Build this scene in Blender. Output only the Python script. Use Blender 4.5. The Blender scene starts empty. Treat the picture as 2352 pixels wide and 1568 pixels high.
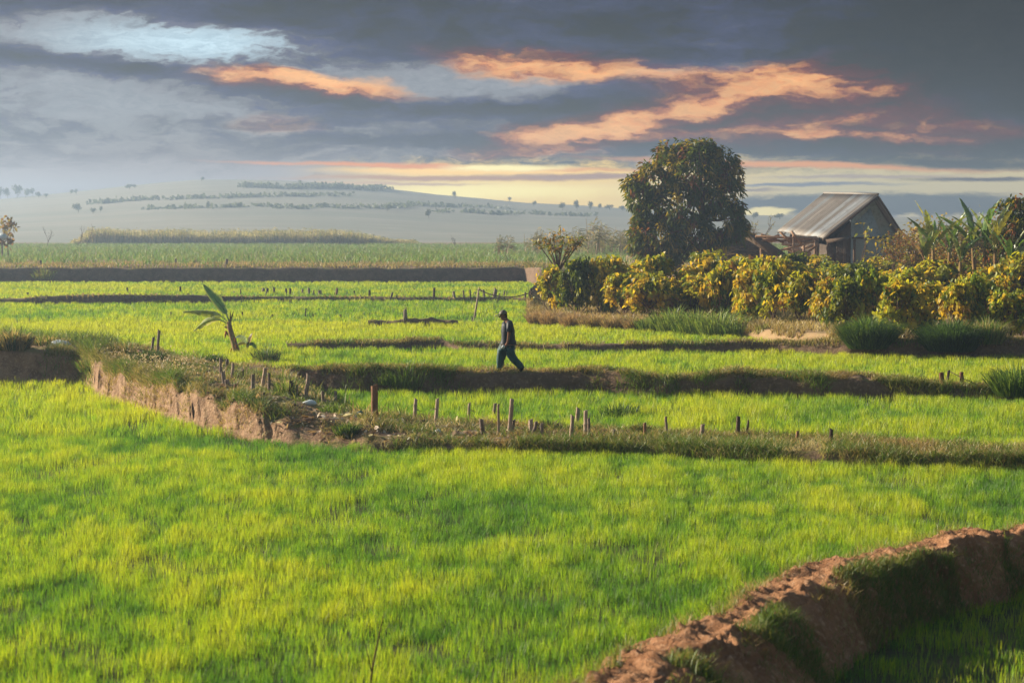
import bpy, math, random
import numpy as np
from mathutils import Vector, Matrix
from mathutils.bvhtree import BVHTree

R = math.radians
rng = np.random.RandomState(7)
random.seed(7)
scene = bpy.context.scene
COL = scene.collection

# ------------------------------------------------------------------ camera
CAMZ = 4.3
F = 70.0 / 36.0 * 2352.0            # focal length in units of a 2352-wide picture
PITCH = math.atan((784 - 531) / F)
cam_d = bpy.data.cameras.new('camera')
cam_d.lens = 70.0
cam_d.sensor_width = 36.0
cam_d.clip_end = 20000
cam_d.clip_start = 0.5
cam_d.dof.use_dof = True
cam_d.dof.focus_distance = 54.0
cam_d.dof.aperture_fstop = 2.5
cam = bpy.data.objects.new('camera', cam_d)
COL.objects.link(cam)
cam.location = (0, 0, CAMZ)
cam.rotation_euler = (R(90) - PITCH, 0, 0)
scene.camera = cam

# ------------------------------------------------------------------ sun, exposure
SUN_AZ, SUN_EL = -66.0, 18.0        # degrees left of the view axis, degrees up
to_sun = Vector((math.sin(R(SUN_AZ)) * math.cos(R(SUN_EL)), math.cos(R(SUN_AZ)) * math.cos(R(SUN_EL)), math.sin(R(SUN_EL))))
sd = bpy.data.lights.new('sun', 'SUN')
sd.energy = 5.0
sd.angle = R(0.5)
sd.color = (1.0, 0.87, 0.66)
sun = bpy.data.objects.new('sun', sd)
COL.objects.link(sun)
sun.rotation_euler = to_sun.to_track_quat('Z', 'Y').to_euler()
scene.view_settings.view_transform = 'Standard'
scene.view_settings.look = 'None'
scene.view_settings.exposure = 1.1
scene.view_settings.gamma = 1.0
scene.cycles.use_denoising = True
scene.cycles.use_adaptive_sampling = False
scene.cycles.sample_clamp_indirect = 4.0
scene.cycles.max_bounces = 6
scene.cycles.diffuse_bounces = 3
scene.cycles.transmission_bounces = 4
scene.cycles.transparent_max_bounces = 8
scene.cycles.volume_bounces = 0
HAZE_DENSITY = 0.0008
EXPO = 2 ** scene.view_settings.exposure

# ------------------------------------------------------------------ node helpers
def s2l(c):
    return tuple((v / 255.0 / 12.92) if v / 255.0 <= 0.04045 else ((v / 255.0 + 0.055) / 1.055) ** 2.4 for v in c)

class NT:
    def __init__(self, tree):
        self.t = tree
        tree.nodes.clear()
    def n(self, kind, **kw):
        nd = self.t.nodes.new(kind)
        for k, v in kw.items():
            setattr(nd, k, v)
        return nd
    def link(self, a, b):
        self.t.links.new(a, b)
    def put(self, v, sock):
        if hasattr(v, 'is_linked') or hasattr(v, 'links'):
            self.link(v, sock)
        else:
            if sock.type == 'RGBA' and len(v) == 3:
                v = (*v, 1.0)
            sock.default_value = v
    def math(self, op, a, b=None, c=None, clamp=False):
        nd = self.n('ShaderNodeMath', operation=op)
        nd.use_clamp = clamp
        self.put(a, nd.inputs[0])
        if b is not None: self.put(b, nd.inputs[1])
        if c is not None: self.put(c, nd.inputs[2])
        return nd.outputs[0]
    def vmath(self, op, a, b=None):
        nd = self.n('ShaderNodeVectorMath', operation=op)
        self.put(a, nd.inputs[0])
        if b is not None: self.put(b, nd.inputs[1])
        return nd.outputs['Value'] if op in ('LENGTH', 'DOT_PRODUCT') else nd.outputs[0]
    def mix(self, fac, a, b, blend='MIX'):
        nd = self.n('ShaderNodeMix', data_type='RGBA', blend_type=blend)
        self.put(fac, nd.inputs[0])
        self.put(a, nd.inputs[6])
        self.put(b, nd.inputs[7])
        return nd.outputs[2]
    def rng(self, v, a, b, c=0.0, d=1.0, smooth=True):
        nd = self.n('ShaderNodeMapRange', interpolation_type='SMOOTHSTEP' if smooth else 'LINEAR')
        self.put(v, nd.inputs[0])
        for i, q in enumerate((a, b, c, d)):
            self.put(q, nd.inputs[i + 1])
        return nd.outputs[0]
    def noise(self, vec, scale, detail=4, rough=0.55, out=0, dist=0.0):
        nd = self.n('ShaderNodeTexNoise')
        if vec is not None: self.link(vec, nd.inputs['Vector'])
        nd.inputs['Scale'].default_value = scale
        nd.inputs['Detail'].default_value = detail
        nd.inputs['Roughness'].default_value = rough
        nd.inputs['Distortion'].default_value = dist
        return nd.outputs[out]
    def mapping(self, vec, loc=(0, 0, 0), rot=(0, 0, 0), scale=(1, 1, 1), kind='POINT'):
        nd = self.n('ShaderNodeMapping', vector_type=kind)
        self.link(vec, nd.inputs[0])
        nd.inputs[1].default_value = loc
        nd.inputs[2].default_value = rot
        nd.inputs[3].default_value = scale
        return nd.outputs[0]

# ------------------------------------------------------------------ sky (world)
world = bpy.data.worlds.new('World')
scene.world = world
world.use_nodes = True
W = NT(world.node_tree)
wout = W.n('ShaderNodeOutputWorld')
tc = W.n('ShaderNodeTexCoord').outputs['Generated']
sep = W.n('ShaderNodeSeparateXYZ'); W.link(tc, sep.inputs[0])
az = W.math('ARCTAN2', sep.outputs[0], sep.outputs[1])
el = W.math('ARCSINE', sep.outputs[2])
# sky coordinates: hundredths of the bearing/elevation grid used for the cloud chart
KX = F / 100.0
sx = W.math('MULTIPLY_ADD', az, KX, 11.76)
sy = W.math('MULTIPLY_ADD', el, -KX, 5.31)
cmb = W.n('ShaderNodeCombineXYZ'); W.link(sx, cmb.inputs[0]); W.link(sy, cmb.inputs[1])
P0 = cmb.outputs[0]
w1 = W.noise(W.mapping(P0, scale=(0.30, 1.05, 1)), 1.0, 8, 0.62, 1)
w2 = W.noise(W.mapping(P0, loc=(3, 7, 0), scale=(1.5, 4.2, 1)), 1.0, 5, 0.6, 1)
off = W.vmath('MULTIPLY', W.vmath('SUBTRACT', w1, (0.5, 0.5, 0.5)), (3.0, 0.95, 0))
off2 = W.vmath('MULTIPLY', W.vmath('SUBTRACT', w2, (0.5, 0.5, 0.5)), (0.9, 0.34, 0))
P = W.vmath('ADD', W.vmath('ADD', P0, off), off2)
edge = W.noise(W.mapping(P, loc=(9, 2, 0), scale=(0.7, 2.2, 1)), 1.0, 10, 0.70, 0)
edge2 = W.noise(W.mapping(P, loc=(2, 8, 0), rot=(0, 0, R(7)), scale=(1.6, 7.5, 1)), 1.0, 9, 0.66, 0)
edge = W.math('MULTIPLY_ADD', edge2, 0.45, W.math('MULTIPLY', edge, 0.55))

# air light in front of the sky, so that each cloud's own radiance can be set (radiance = (wanted - air) / transmission)
AIR_TOP = 37.0
def air(x, y):
    e = max((531 - y) / F, 0.004)
    path = min((AIR_TOP - CAMZ) / math.sin(e), 1250.0)
    T = math.exp(-HAZE_DENSITY * path)
    u = (x - 1176) / 1176.0
    L = np.array(AIRL(u))
    return L * (1 - T), T
def AIRL(u):
    k = (0.5 - 0.5 * max(-1.0, min(1.0, u))) ** 1.2
    return [a + (b - a) * k for a, b in zip((0.120, 0.128, 0.130), (0.270, 0.300, 0.312))]
def skyc(c, x, y):
    A, T = air(x, min(y, 500))
    v = (np.array(s2l(c)) / EXPO - A) / T
    return tuple(np.maximum(v, 0.004))

def spot(vec, x, y, rx, ry, rot=0.0, r0=1.7, amt=1.0):
    """soft patch of the cloud chart, 0..amt"""
    X = (math.atan((x - 1176) / F) * F + 1176) / 100.0
    m = W.mapping(vec, loc=(X, y / 100.0, 0), rot=(0, 0, R(rot)), scale=(rx / 100.0, ry / 100.0, 1), kind='TEXTURE')
    return W.rng(W.vmath('LENGTH', m), r0, 0.0, 0.0, amt)
def total(vec, lst, start):
    cur = start
    for q in lst:
        cur = W.math('ADD', cur, spot(vec, q[0], q[1], q[2], q[3], q[4], 1.7, q[5]))
    return cur
# cloud thickness: chart of decks and openings plus layered noise
OPEN = [(460, 110, 290, 46, 4, -.58), (200, 100, 300, 44, 0, -.42), (90, 215, 360, 56, 3, -.40), (340, 232, 260, 40, 6, -.38), (430, 295, 460, 46, 0, -.36), (1010, 182, 260, 34, 0, -.58), (1160, 202, 200, 22, 3, -.38),
        (1260, 150, 290, 24, 6, -.30), (700, 196, 190, 15, 4, -.27), (500, 182, 170, 12, 3, -.20), (1330, 304, 300, 17, -9, -.32), (1640, 240, 360, 26, -12, -.33), (1900, 206, 240, 40, 8, -.27), (2040, 270, 230, 46, 14, -.24), (1900, 312, 220, 11, 2, -.30), (1330, 345, 180, 10, 0, -.28),
        (1690, 165, 140, 13, 0, -.22), (655, 272, 110, 6, 0, -.16), (640, 304, 120, 6, 0, -.16), (2280, 290, 190, 20, 0, -.24), (2150, 330, 240, 12, 3, -.22), (1900, 352, 300, 10, 0, -.27), (330, 370, 460, 40, 0, -.30), (1480, 182, 120, 11, 0, -.22), (930, 300, 260, 16, 0, -.16), (1080, 225, 200, 8, 0, -.15)]
DECK = [(620, 285, 190, 20, 0, .34), (430, 5, 900, 64, 4, .25), (820, 92, 320, 40, 10, .25), (1650, 40, 800, 105, 3, .30), (2280, 150, 340, 200, 0, .75), (100, 148, 260, 20, 5, .42), (340, 182, 300, 20, 5, .34), (650, 226, 300, 14, 3, .25), (1000, 254, 440, 34, 2, .25), (1290, 236, 240, 26, 0, .2), (830, 325, 420, 24, 0, .12),
        (1850, 258, 250, 18, -3, .3), (1640, 284, 180, 10, -8, .26), (1560, 336, 560, 16, 0, .3), (2200, 345, 330, 22, 0, .3), (1500, 130, 200, 18, 4, .2)]
nA = W.noise(W.mapping(P, loc=(1, 5, 0), rot=(0, 0, R(4)), scale=(0.45, 1.7, 1)), 1.0, 9, 0.62, 0)
nB = W.noise(W.mapping(P, loc=(4, 1, 0), rot=(0, 0, R(-5)), scale=(1.7, 6.0, 1)), 1.0, 8, 0.62, 0)
nC = W.noise(W.mapping(P, loc=(7, 3, 0), rot=(0, 0, R(3)), scale=(4.0, 14.0, 1)), 1.0, 6, 0.6, 0)
dens = W.math('MULTIPLY_ADD', W.math('SUBTRACT', nA, 0.5), 1.5, 0.56)
dens = W.math('MULTIPLY_ADD', W.math('SUBTRACT', nB, 0.5), 1.35, dens)
dens = W.math('MULTIPLY_ADD', W.math('SUBTRACT', nC, 0.5), 0.45, dens)
dens = total(P, OPEN + DECK, dens)
warm = total(P, [(1250, 150, 300, 40, 6, 1), (690, 196, 260, 30, 4, 1), (1380, 300, 330, 34, -9, 1), (1700, 232, 400, 60, -10, 1), (2000, 260, 260, 90, 8, .9), (1900, 312, 260, 22, 0, .8), (650, 288, 120, 30, 0, .4), (2250, 310, 220, 30, 0, .5)], 0.0)
warm = W.rng(warm, 0.15, 0.75)
right = W.rng(sx, 15.5, 22.5); low = W.rng(sy, 2.4, 4.2)
c_open = W.mix(low, W.mix(spot(P0, 470, 110, 300, 60), skyc((158, 164, 170), 500, 180), skyc((196, 220, 232), 470, 110)), skyc((176, 178, 178), 400, 360))
c_open = W.mix(warm, c_open, skyc((240, 186, 136), 1500, 230))
c_edge = W.mix(warm, skyc((134, 138, 144), 700, 220), skyc((204, 150, 116), 1500, 230))
c_mid = W.mix(warm, W.mix(low, skyc((110, 116, 131), 900, 200), skyc((118, 121, 131), 900, 320)), skyc((120, 104, 104), 1500, 250))
c_dark = W.mix(right, W.mix(low, skyc((56, 66, 82), 700, 80), skyc((92, 95, 107), 1300, 320)), skyc((40, 43, 54), 2000, 120))
cur = W.mix(W.rng(dens, 0.0, 0.46), c_open, c_edge)
cur = W.mix(W.rng(dens, 0.22, 0.66), cur, c_mid)
cur = W.mix(W.rng(dens, 0.54, 1.12), cur, c_dark)
cur = W.mix(W.rng(dens, 1.02, 1.5), cur, W.mix(right, skyc((48, 54, 68), 700, 60), skyc((26, 29, 42), 2200, 150)))
# brightness ripples inside the decks
cur = W.mix(W.rng(dens, 0.10, 0.62, 0.25, 0.9), cur, W.mix(W.rng(W.math('MULTIPLY_ADD', nB, 0.6, W.math('MULTIPLY', nC, 0.4)), 0.36, 0.64), (0.34, 0.37, 0.42), (1.95, 1.86, 1.75)), 'MULTIPLY')
# glow, strips and the low bank towards the horizon
def strip(cur, x, y, rx, ry, c, rot=0.0, soft=0.5, amt=1.0, rough=1.6):
    X = (math.atan((x - 1176) / F) * F + 1176) / 100.0
    m = W.mapping(PW, loc=(X, y / 100.0, 0), rot=(0, 0, R(rot)), scale=(rx / 100.0, ry / 100.0, 1), kind='TEXTURE')
    r = W.math('MULTIPLY_ADD', edge, rough, W.math('SUBTRACT', W.vmath('LENGTH', m), rough * 0.5))
    return W.mix(W.rng(r, 1.0 + soft, max(1.0 - soft, 0.02), 0.0, amt), cur, skyc(c, x, y))
PW = W.vmath('ADD', P0, W.vmath('MULTIPLY', W.vmath('ADD', off, off2), (0.4, 0.28, 0)))
hz = W.mix(W.rng(sx, 6.0, 11.0), skyc((184, 187, 190), 300, 440), skyc((240, 214, 160), 1150, 430))
cur = W.mix(spot(PW, 250, 400, 560, 60, 0, 1.7, .75), cur, skyc((172, 174, 178), 300, 390))
hz = W.mix(W.rng(sx, 13.0, 19.0), hz, skyc((196, 186, 156), 1900, 420))
cur = W.mix(W.rng(W.math('MULTIPLY_ADD', W.math('SUBTRACT', edge, 0.5), 1.7, sy), 3.60, 4.08), cur, hz)
for q in [(1090, 394, 300, 9, (252, 216, 158), 0, .6), (1000, 384, 380, 5, (226, 170, 130), 1, .6), (1130, 440, 250, 16, (255, 240, 178), 0, .7), (1160, 386, 130, 7, (255, 242, 186), 0, .6), (1040, 411, 330, 6, (190, 166, 152), 0, .6), (1340, 406, 200, 6, (176, 158, 150), 0, .6), (900, 424, 200, 3, (206, 186, 166), 0, .6),
          (1850, 380, 380, 7, (214, 164, 132), 2, .7), (2180, 378, 240, 12, (104, 104, 112), 3, .6), (1830, 425, 190, 4, (140, 144, 150), 0, .6), (1980, 408, 200, 4, (172, 162, 152), 0, .6), (1640, 436, 150, 4, (160, 152, 146), 0, .6), (2250, 415, 150, 5, (120, 116, 118), 0, .6),
          (2010, 472, 430, 26, (90, 96, 114), 0, .22), (1760, 489, 64, 12, (232, 218, 168), 0, .3), (1980, 515, 500, 15, (128, 138, 156), 0, .5)]:
    cur = strip(cur, *q)
bgc = W.n('ShaderNodeBackground'); W.link(cur, bgc.inputs[0]); bgc.inputs[1].default_value = 1.0
nis = W.n('ShaderNodeTexSky', sky_type='NISHITA')
nis.sun_disc = False
nis.sun_elevation = R(SUN_EL)
nis.sun_rotation = R(SUN_AZ)
nis.air_density = 1.5; nis.dust_density = 2.0
bgn = W.n('ShaderNodeBackground'); W.link(nis.outputs[0], bgn.inputs[0]); bgn.inputs[1].default_value = 0.05
mxs = W.n('ShaderNodeMixShader')
W.link(W.rng(el, R(7.5), R(20)), mxs.inputs[0]); W.link(bgc.outputs[0], mxs.inputs[1]); W.link(bgn.outputs[0], mxs.inputs[2])
W.link(mxs.outputs[0], wout.inputs[0])

# ------------------------------------------------------------------ picture <-> world
def ray(x, y):
    u = (x - 1176) / F; v = (784 - y) / F
    return Vector((u, math.cos(PITCH) + v * math.sin(PITCH), -math.sin(PITCH) + v * math.cos(PITCH)))
CAMP = Vector((0, 0, CAMZ))
def at(x, y, D):
    d = ray(x, y); return CAMP + d * (D / d.y)
def gp(x, y, z=0.0):
    d = ray(x, y); return CAMP + d * ((z - CAMZ) / d.z)

# ------------------------------------------------------------------ numpy noise
_perm = np.random.RandomState(3).rand(256, 256)
def vnoise(x, y):
    x = np.asarray(x, float); y = np.asarray(y, float)
    xi = np.floor(x).astype(int); yi = np.floor(y).astype(int)
    fx = x - xi; fy = y - yi
    fx = fx * fx * (3 - 2 * fx); fy = fy * fy * (3 - 2 * fy)
    g = lambda a, b: _perm[a & 255, b & 255]
    return (g(xi, yi) * (1 - fx) + g(xi + 1, yi) * fx) * (1 - fy) + (g(xi, yi + 1) * (1 - fx) + g(xi + 1, yi + 1) * fx) * fy
def fbm(x, y, o=4, gain=0.5):
    s = 0; a = 1; t = 0
    for i in range(o):
        s = s + a * vnoise(x * 2 ** i + 17.3 * i, y * 2 ** i + 5.1 * i); t += a; a *= gain
    return s / t

# ------------------------------------------------------------------ object helpers
def tag(o, label=None, cat=None, group=None, kind=None):
    if label: o['label'] = label
    if cat: o['category'] = cat
    if group: o['group'] = group
    if kind: o['kind'] = kind
    return o
def empty(name, loc, label=None, cat=None, group=None, rz=0.0):
    o = bpy.data.objects.new(name, None); COL.objects.link(o)
    o.location = loc; o.rotation_euler = (0, 0, rz); o.empty_display_size = 0.2
    return tag(o, label, cat, group)
def link_mesh(name, me, material, parent=None, smooth=False):
    o = bpy.data.objects.new(name, me); COL.objects.link(o)
    if material is not None and len(me.materials) == 0: me.materials.append(material)
    if parent: o.parent = parent
    if smooth:
        me.polygons.foreach_set('use_smooth', np.ones(len(me.polygons), bool))
    return o
def np_mesh(name, V, faces, col=None):
    """faces: list of integer arrays (n,k); V (N,3); col (N,3) -> mesh with colour attribute 'col'"""
    me = bpy.data.meshes.new(name)
    V = np.ascontiguousarray(V, np.float32)
    me.vertices.add(len(V)); me.vertices.foreach_set('co', V.ravel())
    idx = np.concatenate([f.ravel() for f in faces]).astype(np.int32)
    tot = np.concatenate([np.full(len(f), f.shape[1], np.int32) for f in faces])
    st = np.concatenate([[0], np.cumsum(tot)[:-1]]).astype(np.int32)
    me.loops.add(len(idx)); me.loops.foreach_set('vertex_index', idx)
    me.polygons.add(len(tot)); me.polygons.foreach_set('loop_start', st); me.polygons.foreach_set('loop_total', tot)
    me.update(calc_edges=True)
    if col is not None:
        a = me.attributes.new('col', 'FLOAT_COLOR', 'POINT')
        c4 = np.ones((len(V), 4), np.float32); c4[:, :3] = col
        a.data.foreach_set('color', c4.ravel())
    return me

class MB:
    def __init__(self): self.V = []; self.F = []; self.C = []; self.n = 0
    def add(self, V, Fs, col=(0.5, 0.5, 0.5)):
        V = np.asarray(V, float).reshape(-1, 3)
        self.V.append(V)
        c = np.asarray(col, float)
        self.C.append(np.tile(c, (len(V), 1)) if c.ndim == 1 else c)
        for f in Fs: self.F.append(np.asarray(f, int) + self.n)
        self.n += len(V)
    def tube(self, pts, rad, sides=6, col=(0.5, 0.5, 0.5), cap=True, sq=1.0):
        pts = [Vector(p) for p in pts]; n = len(pts); V = []
        up = Vector((0.31, 0.2, 0.93)).normalized()
        if np.isscalar(rad): rad = [rad] * n
        prev = None
        for i, p in enumerate(pts):
            t = (pts[min(i + 1, n - 1)] - pts[max(i - 1, 0)]).normalized()
            a = prev if prev is not None else (t.cross(up) if abs(t.dot(up)) < .95 else t.cross(Vector((1, 0, 0))))
            a = (a - t * a.dot(t)).normalized(); b = t.cross(a); prev = a
            for k in range(sides):
                an = 2 * math.pi * k / sides
                V.append(p + (a * math.cos(an) + b * math.sin(an) * sq) * rad[i])
        q = [[i * sides + k, i * sides + (k + 1) % sides, (i + 1) * sides + (k + 1) % sides, (i + 1) * sides + k] for i in range(n - 1) for k in range(sides)]
        Fs = [np.array(q)]
        if cap:
            Fs.append(np.array([list(range((n - 1) * sides, n * sides))])); Fs.append(np.array([list(range(sides))[::-1]]))
        self.add([tuple(v) for v in V], Fs, col)
    def box(self, c, sx_, sy_, sz_, rot=None, col=(0.5, 0.5, 0.5), jit=0.0):
        V = np.array([[x, y, z] for z in (-.5, .5) for y in (-.5, .5) for x in (-.5, .5)]) * (sx_, sy_, sz_)
        if jit: V = V + rng.uniform(-jit, jit, V.shape)
        if rot is not None: V = V @ np.array(rot.to_3x3()).T
        self.add(V + np.array(c), [np.array([[0, 2, 3, 1], [4, 5, 7, 6], [0, 1, 5, 4], [2, 6, 7, 3], [0, 4, 6, 2], [1, 3, 7, 5]])], col)
    def loft(self, rings, col=(0.5, 0.5, 0.5), cap=True):
        s = len(rings[0]); n = len(rings)
        q = [[i * s + k, i * s + (k + 1) % s, (i + 1) * s + (k + 1) % s, (i + 1) * s + k] for i in range(n - 1) for k in range(s)]
        Fs = [np.array(q)]
        if cap: Fs += [np.array([list(range((n - 1) * s, n * s))]), np.array([list(range(s))[::-1]])]
        self.add(np.concatenate([np.array(r) for r in rings]), Fs, col)
    def blades(self, Pn, h, w, lean, col, tipcol=None, bend=0.35, tipz=1.0, midz=0.55):
        """grass blades: roots Pn(n,3), height h, width w, lean (n,2) horizontal tip offset"""
        n = len(Pn); a = rng.uniform(0, math.pi, n)
        wx = np.stack([np.cos(a), np.sin(a), np.zeros(n)], 1) * (w[:, None] * 0.5)
        l3 = np.concatenate([lean, np.zeros((n, 1))], 1)
        up = np.zeros((n, 3)); up[:, 2] = h
        mid = Pn + up * midz + l3 * bend
        tip = Pn + up * np.reshape(tipz, (-1, 1)) + l3
        V = np.stack([Pn - wx * .7, Pn + wx * .7, mid - wx, mid + wx, tip], 1).reshape(-1, 3)
        b = (np.arange(n) * 5)[:, None]
        c = np.repeat(col, 5, 0)
        if tipcol is not None: c[4::5] = tipcol
        self.add(V, [b + np.array([[0, 1, 3, 2]]), b + np.array([[2, 3, 4]])], c)
    def leaves(self, Pn, d, nrm, L, Wd, col, droop=0.25):
        """leaf: root Pn, direction d, side from nrm, length L, width Wd; six vertices, bent towards the ground"""
        n = len(Pn)
        d = d / (np.linalg.norm(d, axis=1, keepdims=True) + 1e-9)
        s = np.cross(d, nrm); s = s / (np.linalg.norm(s, axis=1, keepdims=True) + 1e-9)
        up = np.cross(s, d)
        L_ = L[:, None]; W_ = Wd[:, None] * 0.5
        g = np.zeros((n, 3)); g[:, 2] = -1
        def pt(t, sd, f): return Pn + d * (L_ * t) + s * (W_ * sd) + up * (W_ * f) + g * (L_ * droop * t * t)
        V = np.stack([pt(0, 0, 0), pt(.35, 1, .25), pt(.35, -1, .25), pt(.72, .72, .2), pt(.72, -.72, .2), pt(1, 0, 0)], 1).reshape(-1, 3)
        b = (np.arange(n) * 6)[:, None]
        self.add(V, [b + np.array([[0, 1, 2]]), b + np.array([[3, 5, 4]]), b + np.array([[1, 3, 4, 2]])], np.repeat(col, 6, 0))
    def mesh(self, name):
        byk = {}
        for f in self.F: byk.setdefault(f.shape[1], []).append(f)
        return np_mesh(name, np.concatenate(self.V), [np.concatenate(v) for v in byk.values()], np.concatenate(self.C))
    def build(self, name, material, parent=None, smooth=False):
        return link_mesh(name, self.mesh(name), material, parent, smooth)

ORD = ('first second third fourth fifth sixth seventh eighth ninth tenth eleventh twelfth thirteenth fourteenth fifteenth sixteenth seventeenth '
       'eighteenth nineteenth twentieth').split()
ORD += ['twenty-' + o for o in ORD[:9]] + ['thirtieth'] + ['thirty-' + o for o in ORD[:9]]

# ------------------------------------------------------------------ materials
def new_mat(name):
    m = bpy.data.materials.new(name); m.use_nodes = True
    return m, NT(m.node_tree)
def leaf_mat(name, transl=0.45, gloss=0.06, tint=(1.25, 1.2, 0.6), rough=0.5):
    m, t = new_mat(name)
    out = t.n('ShaderNodeOutputMaterial')
    c = t.n('ShaderNodeAttribute', attribute_name='col').outputs['Color']
    d = t.n('ShaderNodeBsdfDiffuse'); t.link(c, d.inputs[0])
    tr = t.n('ShaderNodeBsdfTranslucent'); t.link(t.mix(1.0, c, tint, 'MULTIPLY'), tr.inputs[0])
    mx = t.n('ShaderNodeMixShader'); mx.inputs[0].default_value = transl
    t.link(d.outputs[0], mx.inputs[1]); t.link(tr.outputs[0], mx.inputs[2])
    g = t.n('ShaderNodeBsdfGlossy'); g.inputs['Roughness'].default_value = rough; g.inputs[0].default_value = (1, 1, 1, 1)
    m2 = t.n('ShaderNodeMixShader'); m2.inputs[0].default_value = gloss
    t.link(mx.outputs[0], m2.inputs[1]); t.link(g.outputs[0], m2.inputs[2])
    t.link(m2.outputs[0], out.inputs[0])
    return m
def solid_mat(name, cols, scale=4.0, bump=0.3, bscale=18.0, rough=0.9, stretch=(1, 1, 1), attr=False, topcols=None, bdist=0.05, contrast=(0.3, 0.7)):
    """weathered solid: noise between colours, fine bump; topcols mixes in where the surface faces up"""
    m, t = new_mat(name)
    out = t.n('ShaderNodeOutputMaterial'); b = t.n('ShaderNodeBsdfPrincipled')
    geo = t.n('ShaderNodeNewGeometry'); pos = geo.outputs['Position']
    if attr: pos = t.n('ShaderNodeTexCoord').outputs['Object']
    v = t.mapping(pos, scale=stretch)
    n1 = t.noise(v, scale, 6, 0.6); n2 = t.noise(v, scale * 5.3, 5, 0.6)
    c = t.mix(t.rng(n1, *contrast), cols[0], cols[1])
    if len(cols) > 2: c = t.mix(t.rng(n2, 0.5, 0.72), c, cols[2])
    if attr: c = t.mix(1.0, c, t.n('ShaderNodeAttribute', attribute_name='col').outputs['Color'], 'MULTIPLY')
    if topcols:
        sp = t.n('ShaderNodeSeparateXYZ'); t.link(geo.outputs['Normal'], sp.inputs[0])
        n3 = t.noise(v, scale * 0.6, 6, 0.65)
        tcl = t.mix(t.rng(n2, 0.35, 0.65), topcols[0], topcols[1])
        k = t.math('MULTIPLY', t.rng(sp.outputs[2], topcols[2], topcols[2] + 0.3), t.rng(n3, topcols[3], topcols[3] + 0.18))
        c = t.mix(k, c, tcl)
    t.link(c, b.inputs['Base Color'])
    b.inputs['Roughness'].default_value = rough
    b.inputs['Specular IOR Level'].default_value = 0.15 if 'cloth' not in name else 0.22
    if 'cloth' in name: b.inputs['Sheen Weight'].default_value = 0.0; b.inputs['Roughness'].default_value = 0.55
    bp = t.n('ShaderNodeBump'); bp.inputs['Strength'].default_value = bump; bp.inputs['Distance'].default_value = bdist
    t.link(t.math('ADD', t.noise(v, bscale, 6, 0.65), t.math('MULTIPLY', n2, 0.6)), bp.inputs['Height'])
    t.link(bp.outputs[0], b.inputs['Normal'])
    t.link(b.outputs[0], out.inputs[0])
    return m

M_RICE = leaf_mat('rice_leaf', 0.55, 0.025, (1.25, 1.3, 0.5))
M_GRASS = leaf_mat('grass_blade', 0.4, 0.03, (1.2, 1.15, 0.7))
M_LEAF = leaf_mat('shrub_leaf', 0.50, 0.018, (1.35, 1.15, 0.5), 0.45)
M_MANGO = leaf_mat('mango_leaf', 0.42, 0.02, (1.4, 1.2, 0.4), 0.45)
M_BANANA = leaf_mat('banana_leaf', 0.35, 0.10, (1.3, 1.2, 0.5), 0.4)
M_MUD = solid_mat('paddy_mud', ((0.050, 0.060, 0.022), (0.085, 0.075, 0.035)), 1.5, 0.4)
M_CLAY = solid_mat('clay_bank', ((0.52, 0.265, 0.135), (0.31, 0.145, 0.07), (0.64, 0.38, 0.23)), 2.6, 1.0, 22.0, topcols=((0.22, 0.15, 0.06), (0.14, 0.14, 0.03), 0.75, 0.66), bdist=0.08)
M_BANK = solid_mat('earth_bank_soil', ((0.20, 0.125, 0.085), (0.13, 0.085, 0.055), (0.28, 0.19, 0.12)), 2.2, 0.6, 14.0, topcols=((0.24, 0.18, 0.07), (0.12, 0.13, 0.03), 0.6, 0.42))
M_STRI = solid_mat('striated_bank_soil', ((0.36, 0.225, 0.135), (0.19, 0.11, 0.065), (0.46, 0.31, 0.20)), 3.2, 0.7, 12.0, topcols=((0.26, 0.19, 0.08), (0.14, 0.15, 0.035), 0.62, 0.40), bdist=0.08)
M_FAR = solid_mat('far_field_soil', ((0.34, 0.20, 0.13), (0.25, 0.16, 0.10), (0.22, 0.22, 0.08)), 0.15, 0.3, 2.0)
M_DRY = solid_mat('orchard_soil', ((0.38, 0.26, 0.14), (0.26, 0.165, 0.09), (0.30, 0.24, 0.10)), 0.7, 0.5, 6.0)
M_HILL = solid_mat('hill_ground', ((0.33, 0.31, 0.25), (0.25, 0.26, 0.21), (0.37, 0.35, 0.29)), 0.018, 0.3, 0.3, stretch=(0.35, 1, 1), contrast=(0.35, 0.65))  # dry grass, kept paler and flatter so haze is partly in the colour
M_WOOD = solid_mat('weathered_post', ((0.32, 0.25, 0.20), (0.20, 0.145, 0.11), (0.42, 0.34, 0.27)), 9.0, 0.5, 30.0, stretch=(1, 1, 0.15), attr=True)
M_BARK = solid_mat('bark', ((0.16, 0.10, 0.065), (0.09, 0.06, 0.04)), 6.0, 0.6, 20.0, stretch=(1, 1, 0.25))
M_STEM = solid_mat('banana_stem', ((0.40, 0.26, 0.13), (0.22, 0.12, 0.06), (0.34, 0.33, 0.12)), 5.0, 0.4, 16.0, stretch=(1, 1, 0.3), attr=True)

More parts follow.
